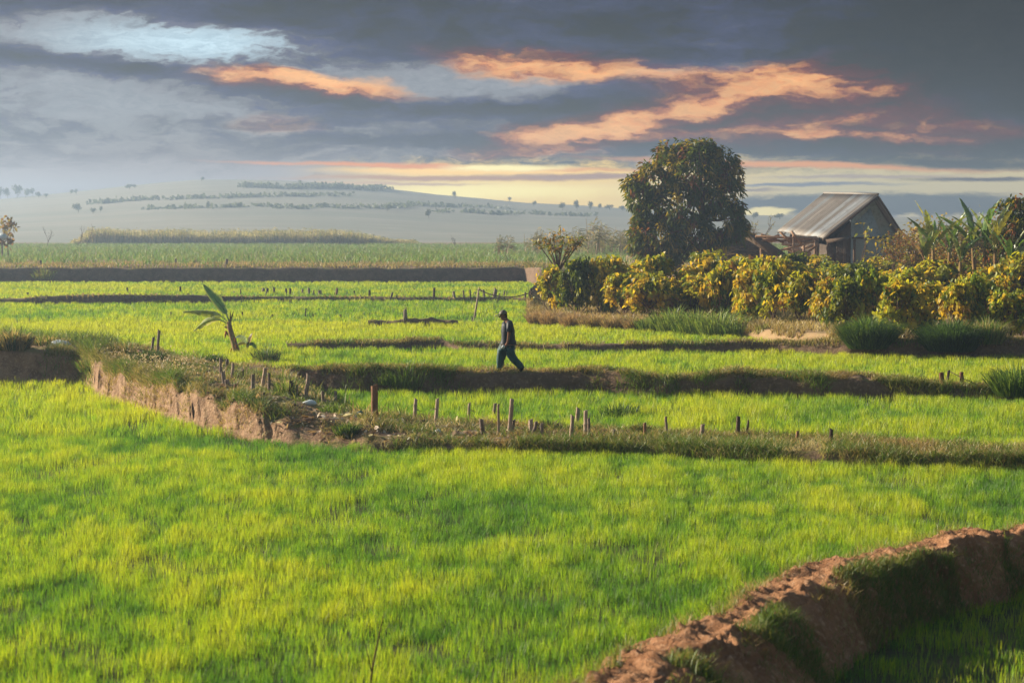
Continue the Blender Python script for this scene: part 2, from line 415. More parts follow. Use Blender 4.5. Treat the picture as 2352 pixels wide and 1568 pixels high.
# ------------------------------------------------------------------ terrain: banks swept between a front foot and a back foot
BV, BF = [], []; bn = 0
BANKS = {}
def resample(pts, step):
    pts = np.array(pts, float)
    seg = np.linalg.norm(np.diff(pts[:, :2], axis=0), axis=1); s = np.concatenate([[0], np.cumsum(seg)])
    m = max(int(s[-1] / step), 4)
    q = np.linspace(0, s[-1], m)
    return np.stack([np.interp(q, s, pts[:, i]) for i in range(pts.shape[1])], 1), q
def bank(name, st, material, rf=0.35, rb=0.45, step=0.12, nt=26, amp=0.06, freq=1.6, stri=0.0, label=None, solid=True, zb_back=0.0):
    """st rows: front x, front y, back x, back y, height at front edge, height at back edge, foot z at front"""
    global bn
    st, q = resample(st, step)
    if label == 'bank_posts': rf = np.interp(st[:, 0] / st[:, 1] * F + 1176, [600, 680, 760, 860], [.80, 1.5, 2.2, 1.6])
    fx, fy, bx, by, hf, hb, fz = st.T
    n = len(q); wid = np.hypot(bx - fx, by - fy)
    t1 = np.minimum(rf / wid, 0.45); t2 = np.minimum(rb / wid, 0.45)
    a = np.linspace(0, 1, 10); c = np.linspace(0, 1, nt)[1:-1]; e = np.linspace(0, 1, 7)
    rows = []
    for u in a: rows.append((t1 * u, np.sin(u * math.pi / 2) ** 0.8, 0))
    for u in c: rows.append((t1 + (1 - t1 - t2) * u, np.ones(n), u))
    for u in e: rows.append((1 - t2 + t2 * u, np.full(n, math.cos(u * math.pi / 2)), 1))
    V = []
    for (t, pr, u) in rows:
        t = t * np.ones(n); pr = pr * np.ones(n)
        x = fx + (bx - fx) * t; y = fy + (by - fy) * t
        k = np.clip((t - t1) / np.maximum(1 - t1 - t2, 1e-3), 0, 1)
        foot = fz * (1 - t) + zb_back * t
        z = foot + (hf + (hb - hf) * k - foot) * pr
        nz = fbm(x * freq, y * freq, 5) - 0.5
        nb = fbm(x * freq * 3.3 + 40, y * freq * 3.3, 3) - 0.5
        z = z + (nz * amp * 3.0 + nb * amp * 1.2) * pr
        if stri:
            z = z + ((fbm(q * .9 + 3, q * 0 + .5, 4) - .56) * .75 * (k < .25) * (1 - k * 4).clip(0, 1) * pr)
        face = np.sin(np.clip(pr, 0, 1) * math.pi) * (t < 0.5)
        dn = (fbm(q * 2.2, z * 2.5 + 3, 4) - 0.5) * amp * 4 * face
        if stri:
            sl = q + z * .55
            dn = dn + ((np.abs(fbm(sl * 3.7, z * .5 + 2.0, 4, .7) - 0.5) * 2 - .3) * .55 + (fbm(sl * 1.1 + 8, z * .8, 3) - .5) * 1.3) * stri * face
        nx, ny = (fx - bx) / wid, (fy - by) / wid
        V.append(np.stack([x + nx * dn, y + ny * dn, z], 1))
    V = np.stack(V, 0); m = V.shape[0]
    ii = np.arange(m * n).reshape(m, n)
    f = np.stack([ii[:-1, :-1], ii[:-1, 1:], ii[1:, 1:], ii[1:, :-1]], -1).reshape(-1, 4)
    me = np_mesh(name, V.reshape(-1, 3), [f])
    o = link_mesh(name, me, material, None, True)
    tag(o, None, None, None, 'structure')
    BV.append(V.reshape(-1, 3)); BF.append(f + bn); bn += m * n
    BANKS[name if label is None else label] = (V, q)
    return V

def fg(x, y, z=0.22): p = gp(x, y, z); return p.x, p.y
# 1. raised ground round the banana plant, running right into the row of posts
def st1(f, b, zt, zbk):
    a = fg(*f); c = fg(b[0], b[1], zbk); return [a[0], a[1], c[0], c[1], zt, zbk, 0.0]
S1 = [st1((-260, 868), (-260, 762), .98, .95), st1((0, 868), (0, 768), .98, .95), st1((100, 868), (110, 775), .98, .95), st1((186, 868), (190, 782), .97, .95),
      st1((200, 878), (250, 786), .92, .95), st1((226, 892), (320, 788), .90, .95), st1((252, 906), (390, 806), .88, .85), st1((330, 931), (450, 826), .88, .72),
      st1((450, 966), (520, 828), .80, .68), st1((560, 988), (600, 835), .72, .64), st1((650, 1002), (680, 860), .62, .50), st1((700, 1006), (740, 900), .50, .42),
      st1((760, 1009), (790, 930), .42, .36), st1((850, 1012), (870, 946), .34, .30), st1((900, 1014), (930, 956), .32, .28)]
S1b = [st1((860, 1013), (890, 950), .30, .26), st1((1000, 1016), (1010, 962), .23, .27), st1((1200, 1022), (1200, 974), .19, .25),
      st1((1500, 1026), (1500, 984), .19, .24), st1((1800, 1042), (1800, 995), .21, .25), st1((2100, 1053), (2100, 1008), .22, .25), st1((2400, 1060), (2400, 1024), .22, .25), st1((2700, 1068), (2700, 1036), .34, .3)]
bank('earth_bank', S1, M_STRI, rf=0.62, rb=0.5, step=0.07, nt=60, amp=0.06, freq=1.5, stri=0.5, label='bank_posts')
bank('earth_bank', S1b, M_BANK, rf=0.34, rb=0.4, step=0.10, nt=20, amp=0.05, freq=1.5, label='bank_ridge')  # darker soil than the left part: shade of the front face put into colour
# 2. the bank the man walks on
def st2(x, yb, yt, w=1.5, back=0.0):
    fx, fy = fg(x, yb); h = CAMZ - (yt - 531) * (fy + 0.45) / F
    return [fx, fy, fx * (1 + w / fy), fy + w, h, h - back, 0.0]
S2 = [st2(632, 884, 858), st2(660, 886, 848), st2(740, 888, 851), st2(800, 890, 850), st2(900, 891, 847), st2(1000, 891, 853), st2(1100, 890, 852), st2(1176, 888, 851), st2(1300, 887, 855),
      st2(1400, 890, 855), st2(1480, 894, 865), st2(1540, 896, 873), st2(1600, 896, 863), st2(1680, 896, 858), st2(1750, 896, 863), st2(1850, 898, 866), st2(2000, 900, 871), st2(2080, 901, 883),
      st2(2150, 903, 891), st2(2250, 905, 893), st2(2400, 910, 896), st2(2650, 915, 905)]
bank('earth_bank', S2, M_BANK, rf=0.32, rb=0.35, step=0.08, nt=18, amp=0.07, freq=1.9, label='bank_man')
# 3. low bank in front of the orchard, fading out to the left
def st3(x, yb, yt, w=0.9): return st2(x, yb, yt, w)
S3 = [st3(660, 792, 789.5), st3(760, 792, 787), st3(860, 793, 787), st3(960, 790, 782), st3(1010, 790, 781), st3(1060, 793, 788.5), st3(1180, 796, 791.5), st3(1280, 798, 792), st3(1400, 799, 788), st3(1500, 799, 790),
      st3(1600, 799, 788), st3(1680, 799, 783), st3(1760, 799, 785), st3(1850, 802, 785), st3(1950, 806, 782), st3(2100, 810, 782), st3(2250, 812, 780), st3(2400, 812, 778), st3(2600, 812, 778)]
bank('earth_bank', S3, M_BANK, rf=0.25, rb=0.3, step=0.14, nt=8, amp=0.04, freq=1.6, label='bank_low')
# 4. thin bank with stumps, left of centre
S4 = [st2(845, 738, 737.6, .5), st2(880, 738, 735.6, .6), st2(910, 738, 734.6, .6), st2(935, 738, 732.6, .8), st2(960, 738, 731.8, .8), st2(985, 738, 730.6, .8), st2(1010, 738, 731.6, .8), st2(1030, 738, 734.6, .6), st2(1052, 738, 737.6, .5)]
bank('earth_bank', S4, M_BANK, rf=0.25, rb=0.3, step=0.12, nt=8, amp=0.07, freq=2.2, label='bank_stump')
# 5. bank of the far row of stumps
S5 = [st2(-200, 693, 687, 1.4), st2(0, 692, 686, 1.4), st2(70, 692, 684, 1.4), st2(130, 692, 679, 1.4), st2(300, 692, 677, 1.4), st2(440, 691, 678, 1.4), st2(520, 689, 681, 1.4), st2(620, 686, 681, 1.4), st2(800, 686, 682, 1.4), st2(1000, 687, 683, 1.2), st2(1240, 688, 684, 1.2)]
bank('earth_bank', S5, M_BANK, rf=0.4, rb=0.4, step=0.3, nt=8, amp=0.05, freq=1.0, label='bank_far')
# 6. high earth step below the cane field: everything behind it is the upper field
D6 = 18900 / (645 - 531)
def st6(x, dd=0.0, h=1.22, dep=6.0):
    Y = D6 + dd; X = (x - 1176) / F * Y; return [X, Y, X * (1 + dep / Y), Y + dep, h, h + 0.08, 0.0]
S6 = [st6(-500), st6(0), st6(300), st6(600), st6(850, -1), st6(1100, 1), st6(1205, 3), st6(1224, -4, 1.3), st6(1240, -6, 1.35), st6(1330, -7, 1.3), st6(1600, -8), st6(2700, -8)]
bank('earth_step', S6, M_BANK, rf=0.7, rb=0.6, step=0.3, nt=16, amp=0.09, freq=0.6, label='step_far', zb_back=1.0)
# 7. orchard ground, rising gently to the hut
def st7(xf, yf, D1, hf):
    fx, fy = fg(xf, yf, 0.1); X2 = (xf - 1176) / F * D1
    return [fx, fy, X2, D1, hf, 1.15, 0.0]
S7 = [st7(1214, 742, 105, .35), st7(1250, 745, 150, .42), st7(1350, 752, 158, .42), st7(1500, 760, 158, .42), st7(1700, 772, 158, .45), st7(1850, 790, 158, .5), st7(1950, 800, 158, .55), st7(2150, 806, 158, .55), st7(2400, 808, 158, .55), st7(2900, 808, 158, .55)]
bank('orchard_ground', S7, M_DRY, rf=0.8, rb=1.0, step=0.25, nt=150, amp=0.05, freq=0.7, label='orchard', zb_back=0.9)
# 8. near clay bank, bottom right
N8 = [(1150, 1690, .38, 1.35), (1280, 1625, .38, 1.35), (1400, 1568, .38, 1.35), (1520, 1498, .38, 1.25), (1640, 1440, .40, 1.05), (1720, 1395, .42, .85), (1790, 1350, .44, .75), (1900, 1305, .44, .65), (2050, 1264, .44, .6), (2200, 1237, .44, .55), (2352, 1212, .44, .55), (2600, 1176, .44, .55), (2900, 1140, .44, .55)]
def near_bank():
    global bn
    rows = [[*fg(a, b, h), h, w] for a, b, h, w in N8]
    st, q = resample(rows, 0.035); cx, cy, h, wf = st.T
    k5 = 25; ker = np.ones(k5) / k5
    sm = lambda v: np.convolve(np.pad(v, k5 // 2, mode='edge'), ker, 'valid')
    cx, cy = sm(sm(cx)), sm(sm(cy))
    tx, ty = np.gradient(cx), np.gradient(cy); l = np.hypot(tx, ty); nx, ny = ty / l, -tx / l     # towards the lower right
    us = np.concatenate([np.linspace(-1, 0, 40), np.linspace(0, .22, 10)[1:], np.linspace(.22, 1, 24)[1:]])
    V = []
    for u in us:
        if u < 0: dd = .2 - u * (wf - .1); pr = 1 - abs(u) ** 1.5; zz = -0.40 + (h + .40) * pr
        elif u <= .22: dd = np.full_like(cx, .2 - u * 2.0); zz = h - .10 * u
        else: t = (u - .22) / .78; dd = -.24 - t * .30 + 0 * cx; zz = (h - .022) * (1 - t ** 1.8) - .05 * t
        x = cx + nx * dd; y = cy + ny * dd
        w = max(0.0, 1 - abs(u) ** 4)
        lump = (fbm(x * 1.4, y * 1.4, 3) - .5) * .24 + (fbm(x * 4.5 + 9, y * 4.5, 4) - .5) * .17 + (np.abs(fbm(x * 9 + 3, y * 9, 4) - .5) * 2 - .3) * .085 + (fbm(x * 24, y * 24, 2) - .5) * .04
        sh = ((fbm(q * .9 + 20, q * 0 + u, 3) - .5) * .5 + (fbm(q * 3.3, q * 0 + u * 3 + 7, 4) - .5) * .26) * (.3 + .7 * w)
        V.append(np.stack([x + nx * sh, y + ny * sh, zz + lump * w], 1))
    V = np.stack(V, 0); m, n = V.shape[:2]
    ii = np.arange(m * n).reshape(m, n)
    f = np.stack([ii[:-1, :-1], ii[:-1, 1:], ii[1:, 1:], ii[1:, :-1]], -1).reshape(-1, 4)
    o = link_mesh('clay_bank', np_mesh('clay_bank', V.reshape(-1, 3), [f]), M_CLAY, None, True); tag(o, kind='structure')
    BV.append(V.reshape(-1, 3)); BF.append(f + bn); bn += m * n
    BANKS['near'] = (V, q)
    return np.stack([cx, cy], 1)
NB = near_bank()

# base ground: paddies at z = 0, the field right of the near bank lower
gx = np.concatenate([np.linspace(-700, -32, 30), np.arange(-30, 30.1, 0.5), np.linspace(32, 700, 30)])
gy = np.concatenate([np.linspace(-30, 14, 12), np.arange(15, 45, 0.4), np.arange(46, 180, 3.0), np.linspace(190, 1400, 60)])
GX, GY = np.meshgrid(gx, gy)
def right_of_near(x, y):
    cxs, cys = NB[:, 0], NB[:, 1]
    xc = np.interp(y, cys, cxs, left=-99, right=99)
    k = (cxs[1] - cxs[0]) / (cys[1] - cys[0])
    xc = np.where(y < cys[0], cxs[0] + (y - cys[0]) * k, xc)
    return x > xc + 0.02
GZ = (fbm(GX * .6, GY * .6, 3) - .5) * .05 - 0.02
GZ = np.where(right_of_near(GX - .1, GY) & (GY < 40), GZ - 0.30, GZ)
m_, n_ = GX.shape; ii = np.arange(m_ * n_).reshape(m_, n_)
gf = np.stack([ii[:-1, :-1], ii[:-1, 1:], ii[1:, 1:], ii[1:, :-1]], -1).reshape(-1, 4)
tag(link_mesh('ground', np_mesh('ground', np.stack([GX, GY, GZ], -1).reshape(-1, 3), [gf]), M_MUD, None, True), kind='structure')
# upper field behind the earth step
ux = np.linspace(-320, 320, 161); uy = np.concatenate([np.arange(D6 + 4.5, 380, 3.0), np.linspace(385, 760, 40)])
UX, UY = np.meshgrid(ux, uy)
UZ = 1.26 + (UY - D6) * 0.0006 + (fbm(UX * .12, UY * .12, 4) - .5) * .25
m_, n_ = UX.shape; ii = np.arange(m_ * n_).reshape(m_, n_)
uf = np.stack([ii[:-1, :-1], ii[:-1, 1:], ii[1:, 1:], ii[1:, :-1]], -1).reshape(-1, 4)
tag(link_mesh('upper_field', np_mesh('upper_field', np.stack([UX, UY, UZ], -1).reshape(-1, 3), [uf]), M_FAR, None, True), kind='structure')
BV.append(np.stack([UX, UY, UZ], -1).reshape(-1, 3)); BF.append(uf + bn); bn += m_ * n_
# hill
SKYL = [(-900, 478), (-300, 470), (0, 458), (100, 448), (200, 438), (290, 428), (380, 419), (465, 413), (600, 414), (720, 419), (820, 427), (885, 433), (1000, 447), (1100, 456), (1200, 466), (1330, 472), (1440, 480), (1700, 494), (2000, 500), (2352, 498), (3200, 490)]
HD = 1000.0
hx = np.linspace(-690, 690, 270); hy = np.concatenate([np.linspace(440, 1000, 100), np.linspace(1008, 1240, 14)])
HX, HY = np.meshgrid(hx, hy)
ang = HX / HY * F + 1176
top = CAMZ + (531 - np.interp(ang, [a for a, b in SKYL], [b for a, b in SKYL])) / F * HD
kk = np.clip((HY - 440) / (HD - 440), 0, 1)
kz = kk ** 1.25 * (1.0) ; kz = np.where(HY > HD, 1 - ((HY - HD) / 240) ** 2 * .9, kz)
HZ = 0.2 + (top - 0.2) * kz + (fbm(HX * .012, HY * .012, 4) - .5) * 3.0 * kk * (1 - kk * .9)
m_, n_ = HX.shape; ii = np.arange(m_ * n_).reshape(m_, n_)
hf_ = np.stack([ii[:-1, :-1], ii[:-1, 1:], ii[1:, 1:], ii[1:, :-1]], -1).reshape(-1, 4)
tag(link_mesh('hill', np_mesh('hill', np.stack([HX, HY, HZ], -1).reshape(-1, 3), [hf_]), M_HILL, None, True), kind='structure')
BV.append(np.stack([HX, HY, HZ], -1).reshape(-1, 3)); BF.append(hf_ + bn); bn += m_ * n_

BVH = BVHTree.FromPolygons(np.concatenate(BV).tolist(), np.concatenate(BF).tolist())
def zat(x, y, default=0.0):
    h = BVH.ray_cast(Vector((x, y, 60)), Vector((0, 0, -1)))[0]
    return max(h.z, default) if h is not None else default
def hit(x, y):
    d = ray(x, y).normalized(); h = BVH.ray_cast(CAMP, d)[0]
    g = gp(x, y, 0.0) if d.z < 0 else None
    if h is None or (g is not None and (g - CAMP).length < (h - CAMP).length): return g
    return h
CS = 0.2
RX0, RY0 = -62.0, 13.0
rxs = np.arange(RX0, 62, CS); rys = np.arange(RY0, 176, CS)
RAS = np.full((len(rys), len(rxs)), -9.0)
for j, y in enumerate(rys):
    lim = 0.275 * y + 5
    for i in np.nonzero(np.abs(rxs) < lim)[0]:
        h = BVH.ray_cast(Vector((rxs[i], y, 60)), Vector((0, 0, -1)))[0]
        if h is not None: RAS[j, i] = h.z
def ras(x, y):
    i = np.clip(((x - RX0) / CS).astype(int), 0, len(rxs) - 1); j = np.clip(((y - RY0) / CS).astype(int), 0, len(rys) - 1)
    return RAS[j, i]

# ------------------------------------------------------------------ rice
YEL, GRN, DRK = np.array((0.405, 0.435, 0.038)), np.array((0.205, 0.345, 0.030)), np.array((0.070, 0.180, 0.034))
def rice(name, D0, D1, dens, w, h0, yel_bias, label, xlim=None, right=False):
    A = 0.272 * (D1 ** 2 - D0 ** 2) + 5 * (D1 - D0)
    N = int(A * dens / 7)
    y = np.sqrt(rng.uniform(D0 ** 2, D1 ** 2, N)); x = rng.uniform(-1, 1, N) * (0.272 * y + 2.5)
    k = rng.poisson(7, N).clip(2, 14)
    x = np.repeat(x, k) + rng.normal(0, .055, k.sum()); y = np.repeat(y, k) + rng.normal(0, .055, k.sum())
    rz = ras(x, y); rn = right_of_near(x, y) & (y < 40)
    keep = (rz < 0.09)
    keep &= (rn if right else ~rn)
    thin = fbm(x * 1.1 + 50, y * .9, 3)
    keep &= rng.rand(len(x)) < np.clip((thin - .25) * 5, .30, 1)
    x, y = x[keep], y[keep]; n = len(x)
    ff = fbm(x * 6.0 + 70, y * 3.2 + 9, 2)
    big = fbm(x * .22 + 11, y * .13, 3); mid = fbm(x * .55 + 31, y * .30 + 7, 4); fine = fbm(x * 2.6, y * 1.6 + 3, 3)
    lat = (x / (y * .257))
    q = (mid - .5) * 1.6 + (big - .5) * 1.3 + (fine - .5) * 1.7 + (ff - .5) * .7 + yel_bias(x, y, lat) + rng.normal(0, .20, n)
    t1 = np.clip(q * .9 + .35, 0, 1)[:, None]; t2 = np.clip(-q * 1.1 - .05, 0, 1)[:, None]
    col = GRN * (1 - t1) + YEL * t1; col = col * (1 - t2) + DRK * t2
    col = col * rng.uniform(.8, 1.2, (n, 1))
    hh = h0 * (0.70 + .55 * mid + .65 * (fine - .5) + .55 * (ff - .5)) * rng.uniform(.7, 1.15, n)
    Pn = np.stack([x, y, np.full(n, -0.32 if right else -0.02)], 1)
    ln = rng.normal(0, .17, (n, 2)) * hh[:, None]; ln[:, 0] += .03 * hh
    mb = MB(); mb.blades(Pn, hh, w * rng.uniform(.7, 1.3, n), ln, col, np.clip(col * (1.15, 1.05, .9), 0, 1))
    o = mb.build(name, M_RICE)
    tag(o, label, 'rice', None, 'stuff')
    return n
cnt = 0
cnt += rice('rice_crop', 16.3, 41, 1250, .0054, .175, lambda x, y, l: np.where(l < -.2, .22, 0.0) * np.clip((34 - y) / 6, -1.8, 1) - .20 - .2 * (l > .6) - .12 * (y < 21), 'young green rice filling the large front paddy')
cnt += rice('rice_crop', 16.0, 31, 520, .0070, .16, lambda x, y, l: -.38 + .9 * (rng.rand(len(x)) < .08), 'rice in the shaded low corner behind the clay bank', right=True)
cnt += rice('rice_crop', 41.0, 51.5, 560, .0085, .25, lambda x, y, l: -.02 + 0 * x, 'bright rice between the row of posts and the walked bank')
cnt += rice('rice_crop', 51.5, 70.5, 320, .0115, .24, lambda x, y, l: .02 + .2 * (l > .35), 'yellowing rice behind the walked bank')
cnt += rice('rice_crop', 70.5, 92.5, 190, .015, .23, lambda x, y, l: -.05 + .6 * np.clip((y - 76) / 8, 0, 1) * (l < .1), 'rice between the low bank and the lone stump')
cnt += rice('rice_crop', 92.5, 121, 100, .02, .25, lambda x, y, l: -.12 + 0 * x, 'deep green rice strip before the far stump row')
cnt += rice('rice_crop', 121, 165, 60, .028, .24, lambda x, y, l: .35 - .35 * (l > -.55), 'yellow rice strip below the earth step')
print('rice blades', cnt)

# weeds and dry grass on the banks
DRYC = np.array([(0.40, 0.31, 0.14), (0.30, 0.21, 0.09), (0.22, 0.22, 0.06), (0.12, 0.19, 0.03), (0.46, 0.38, 0.20)])
def bank_grass(key, n, h, w, pal, label, rows=(0.25, 1.0), name='bank_grass', dens_noise=0.45, lean=.5, pred=None, mat=M_GRASS):
    V, q = BANKS[key]; m = V.shape[0]
    j = rng.randint(int(rows[0] * m), max(int(rows[1] * m), int(rows[0] * m) + 1), n * 2); i = rng.randint(0, V.shape[1], n * 2)
    Pn = V[j, i] + rng.normal(0, .03, (n * 2, 3)) * (1, 1, 0)
    kn = fbm(Pn[:, 0] * .9 + 5, Pn[:, 1] * .9, 4)
    keep = (np.abs(Pn[:, 0]) < .275 * Pn[:, 1] + 3) & (kn > dens_noise)
    if pred is not None: keep &= pred(Pn)
    Pn = Pn[keep][:n]; n = len(Pn); kn = kn[keep][:n]
    Pn[:, 2] -= .01
    pal = np.array(pal)
    kk = np.clip(((fbm(Pn[:, 0] * .7 + 80, Pn[:, 1] * .7, 3) - .25) * 2 * len(pal) + rng.normal(0, .8, n)).astype(int), 0, len(pal) - 1)
    col = pal[kk] * rng.uniform(.75, 1.25, (n, 1))
    hh = h * rng.uniform(.35, 1.2, n) * (0.5 + kn)
    mb = MB(); mb.blades(Pn, hh, w * rng.uniform(.7, 1.4, n), rng.normal(0, lean, (n, 2)) * hh[:, None], col, bend=.3)
    o = mb.build(name, mat); tag(o, label, 'grass', None, 'stuff')
    return o
def not_bare(P):
    px = P[:, 0] / P[:, 1] * F + 1176; py = 531 + (CAMZ - P[:, 2]) / P[:, 1] * F
    b = np.exp(-(((px - 735) / 105) ** 2 + ((py - 970) / 34) ** 2)) + .8 * np.exp(-(((px - 500) / 60) ** 2 + ((py - 888) / 14) ** 2))
    return rng.rand(len(P)) > b * 1.4
bank_grass('bank_posts', 40000, .11, .012, DRYC[[3, 2, 3, 0, 1, 4]], 'weeds and dry grass over the raised ground with posts', (.14, .98), dens_noise=.40, pred=not_bare)
bank_grass('bank_posts', 5000, .14, .012, DRYC[[0, 1, 2, 4]], 'dry grass and roots on the face of the striated bank', (.01, .13), dens_noise=.50, lean=.9)
bank_grass('bank_posts', 9000, .24, .012, DRYC[[3, 2, 0, 2]], 'grass hanging over the lip of the striated bank', (.08, .2), dens_noise=.42, lean=.9, pred=not_bare)
bank_grass('bank_posts', 14000, .38, .015, DRYC[[3, 2, 3]], 'tall green weeds on the left raised bank', (.0, .9), dens_noise=.42, pred=lambda P: (P[:, 0] < -11.2))
bank_grass('bank_posts', 3200, .30, .014, DRYC[[3, 2, 3, 0]], 'tufts of long weeds around the bamboo stakes', (.3, .95), dens_noise=.57, pred=lambda P: (P[:, 0] > -9) & (P[:, 0] < 2) & not_bare(P))
bank_grass('bank_ridge', 30000, .15, .011, DRYC[[1, 0, 2, 3, 4]], 'matted dry grass and weeds on the low front ridge', (.0, .98), dens_noise=.34, lean=.8)
bank_grass('bank_ridge', 9000, .24, .011, DRYC[[3, 2, 3]], 'green weeds along the foot of the low front ridge', (.0, .45), dens_noise=.46, lean=.6)
bank_grass('bank_man', 26000, .15, .014, DRYC[[1, 0, 2, 1, 3]], 'cut dry grass along the walked bank', (.24, 1.0), dens_noise=.36, lean=.9, pred=lambda P: ~((np.abs(P[:, 0] + .2) < 1.0) & (rng.rand(len(P)) < .75)))
bank_grass('bank_man', 6000, .26, .012, DRYC[[3, 3, 2]], 'green weeds hanging on the walked bank face', (.05, .35), dens_noise=.50, lean=.8, pred=lambda P: np.abs(P[:, 0] + .2) > 1.0)
bank_grass('bank_low', 14000, .16, .018, DRYC[[0, 2, 1, 3]], 'short dry grass on the low bank', (.2, 1.0), dens_noise=.40)
bank_grass('bank_far', 7000, .12, .03, DRYC[[2, 3, 1, 0]], 'grass on the bank of the far stumps', (.15, 1.0), dens_noise=.42)
bank_grass('step_far', 9000, .35, .05, DRYC[[2, 0, 1, 3]], 'grass along the edge of the earth step', (.30, .9), dens_noise=.45)
bank_grass('orchard', 60000, .26, .03, DRYC[[0, 4, 1, 0, 2]], 'dry straw-coloured grass under the yellow shrubs', (.02, .55), dens_noise=.38)
bank_grass('near', 11000, .11, .007, DRYC[[2, 3, 2, 1, 0]], 'rough weeds covering the flank of the near clay bank', (.02, .44), dens_noise=.30, lean=.9)
bank_grass('near', 26000, .12, .006, DRYC[[3, 2, 3, 1]], 'small weeds on the near clay bank', (.0, .5), dens_noise=.50)
bank_grass('near', 9000, .14, .006, DRYC[[2, 3, 0]], 'fringe of grass behind the near clay bank', (.66, 1.0), dens_noise=.30)
bank_grass('near', 7000, .18, .008, DRYC[[3, 2, 2, 0]], 'grass tufts at the foot of the near clay bank', (.02, .42), dens_noise=.46, pred=lambda P: P[:, 1] < 19.6)

# upper field: young cane in rows over red soil
def field_blades(name, D0, D1, n, h, w, pal, label, dn=.42, x0=-9e9, x1=9e9, cat='crop', lat0=-9, lat1=9):
    y = np.sqrt(rng.uniform(D0 ** 2, D1 ** 2, n)); x = rng.uniform(-1, 1, n) * (.272 * y + 4)
    px = x / y * F + 1176
    k = fbm(x * .10 + 9, y * .05, 4)
    keep = (k > dn) & (px > x0) & (px < x1)
    x, y, k = x[keep], y[keep], k[keep]; n = len(x)
    k3 = rng.randint(3, 6, n); x = np.repeat(x, k3) + rng.normal(0, .12, k3.sum()); y = np.repeat(y, k3) + rng.normal(0, .12, k3.sum()); n = len(x)
    z = 1.24 + (y - D6) * .0006
    pal = np.array(pal); col = pal[rng.randint(0, len(pal), n)] * rng.uniform(.75, 1.25, (n, 1))
    hh = h * rng.uniform(.5, 1.2, n)
    mb = MB(); mb.blades(np.stack([x, y, z], 1), hh, w * rng.uniform(.7, 1.4, n), rng.normal(0, .35, (n, 2)) * hh[:, None], col, bend=.2)
    return tag(mb.build(name, M_GRASS), label, cat, None, 'stuff')
field_blades('young_cane', D6 + 12, 390, 34000, .75, .07, ((.12, .24, .05), (.17, .27, .06), (.24, .27, .10)), 'young green cane covering the upper field', .34, cat='cane')
field_blades('field_stubble', D6 + 4.5, D6 + 22, 5000, .35, .05, ((.42, .30, .17), (.34, .24, .13), (.22, .24, .07)), 'dry stubble strip along the edge of the upper field', .40, cat='stubble')
field_blades('maize_litter', 168, 245, 9000, .35, .09, ((.55, .42, .34), (.42, .30, .22), (.62, .54, .48)), 'pale dry crop litter on the red soil left of the big tree', .2, 1290, 1700, cat='litter')
def cane_block():
    n = 13000
    px = rng.uniform(168, 955, n); y = 392 + rng.uniform(0, 1, n) ** 1.4 * 30
    x = (px - 1176) / F * y; z = np.full(n, 1.35)
    edge_ = np.clip((px - 165) / 40, 0.4, 1) * np.clip((960 - px) / 160, .35, 1)
    h = (2.6 + 1.5 * fbm(x * .12, y * .1, 3)) * edge_ * rng.uniform(.45, 1.05, n)
    pal = np.array(((.50, .42, .22), (.38, .33, .15), (.24, .27, .09), (.55, .48, .28)))
    col = pal[rng.randint(0, 4, n)] * rng.uniform(.7, 1.2, (n, 1))
    mb = MB(); mb.blades(np.stack([x, y, z], 1), h, rng.uniform(.10, .22, n), rng.normal(0, .14, (n, 2)) * h[:, None], col)
    # feathery drooping tops
    m = 16000; k = rng.randint(0, n, m)
    P0_ = np.stack([x, y, z + h * rng.uniform(.45, 1, n)], 1)[k]
    d = rng.normal(0, 1, (m, 3)); d[:, 2] = rng.uniform(.1, 1, m)
    mb.leaves(P0_, d, rng.normal(0, 1, (m, 3)), rng.uniform(.6, 1.3, m), rng.uniform(.1, .2, m), col[k], .6)
    tag(mb.build('sugar_cane', M_GRASS), 'tall straw-coloured cane block standing in the haze below the hill', 'cane', None, 'stuff')
cane_block()

# ------------------------------------------------------------------ haze over the valley
def make_haze():
    mb = MB(); x0, x1, y0, y1, z0, z1 = -730, 730, -60, 1420, -3.5, AIR_TOP
    V = [[x, y, z] for z in (z0, z1) for y in (y0, y1) for x in (x0, x1)]
    mb.add(V, [np.array([[0, 2, 3, 1], [4, 5, 7, 6], [0, 1, 5, 4], [2, 6, 7, 3], [0, 4, 6, 2], [1, 3, 7, 5]])])
    m, t = new_mat('haze_air')
    out = t.n('ShaderNodeOutputMaterial'); v = t.n('ShaderNodeVolumePrincipled')
    v.inputs['Color'].default_value = (0.50, 0.67, 0.93, 1)
    v.inputs['Density'].default_value = HAZE_DENSITY
    v.inputs['Anisotropy'].default_value = 0.55
    t.link(v.outputs[0], out.inputs['Volume'])
    m.cycles.volume_sampling = 'DISTANCE'; m.cycles.homogeneous_volume = True
    tag(mb.build('haze', m), kind='stuff')
make_haze()

# ------------------------------------------------------------------ posts
def conv(crop, x, y):
    if crop == 'c1': return .26857 * x, 373.2 + .26857 * y
    if crop == 'c2': return .26857 * x, 631.6 + .26857 * y
    if crop == 'c3': return 574.2 + .26857 * x, 631.6 + .26857 * y
    if crop == 'c4': return 1091 + .26857 * x, 660.4 + .26857 * y
    if crop == 'c8': return 1722.7 + .2747 * x, 631.6 + .2747 * y
PALE, GREY, DARK, BROWN = (1.5, 1.45, 1.4), (.95, .95, .97), (.34, .31, .31), (.85, .58, .42)
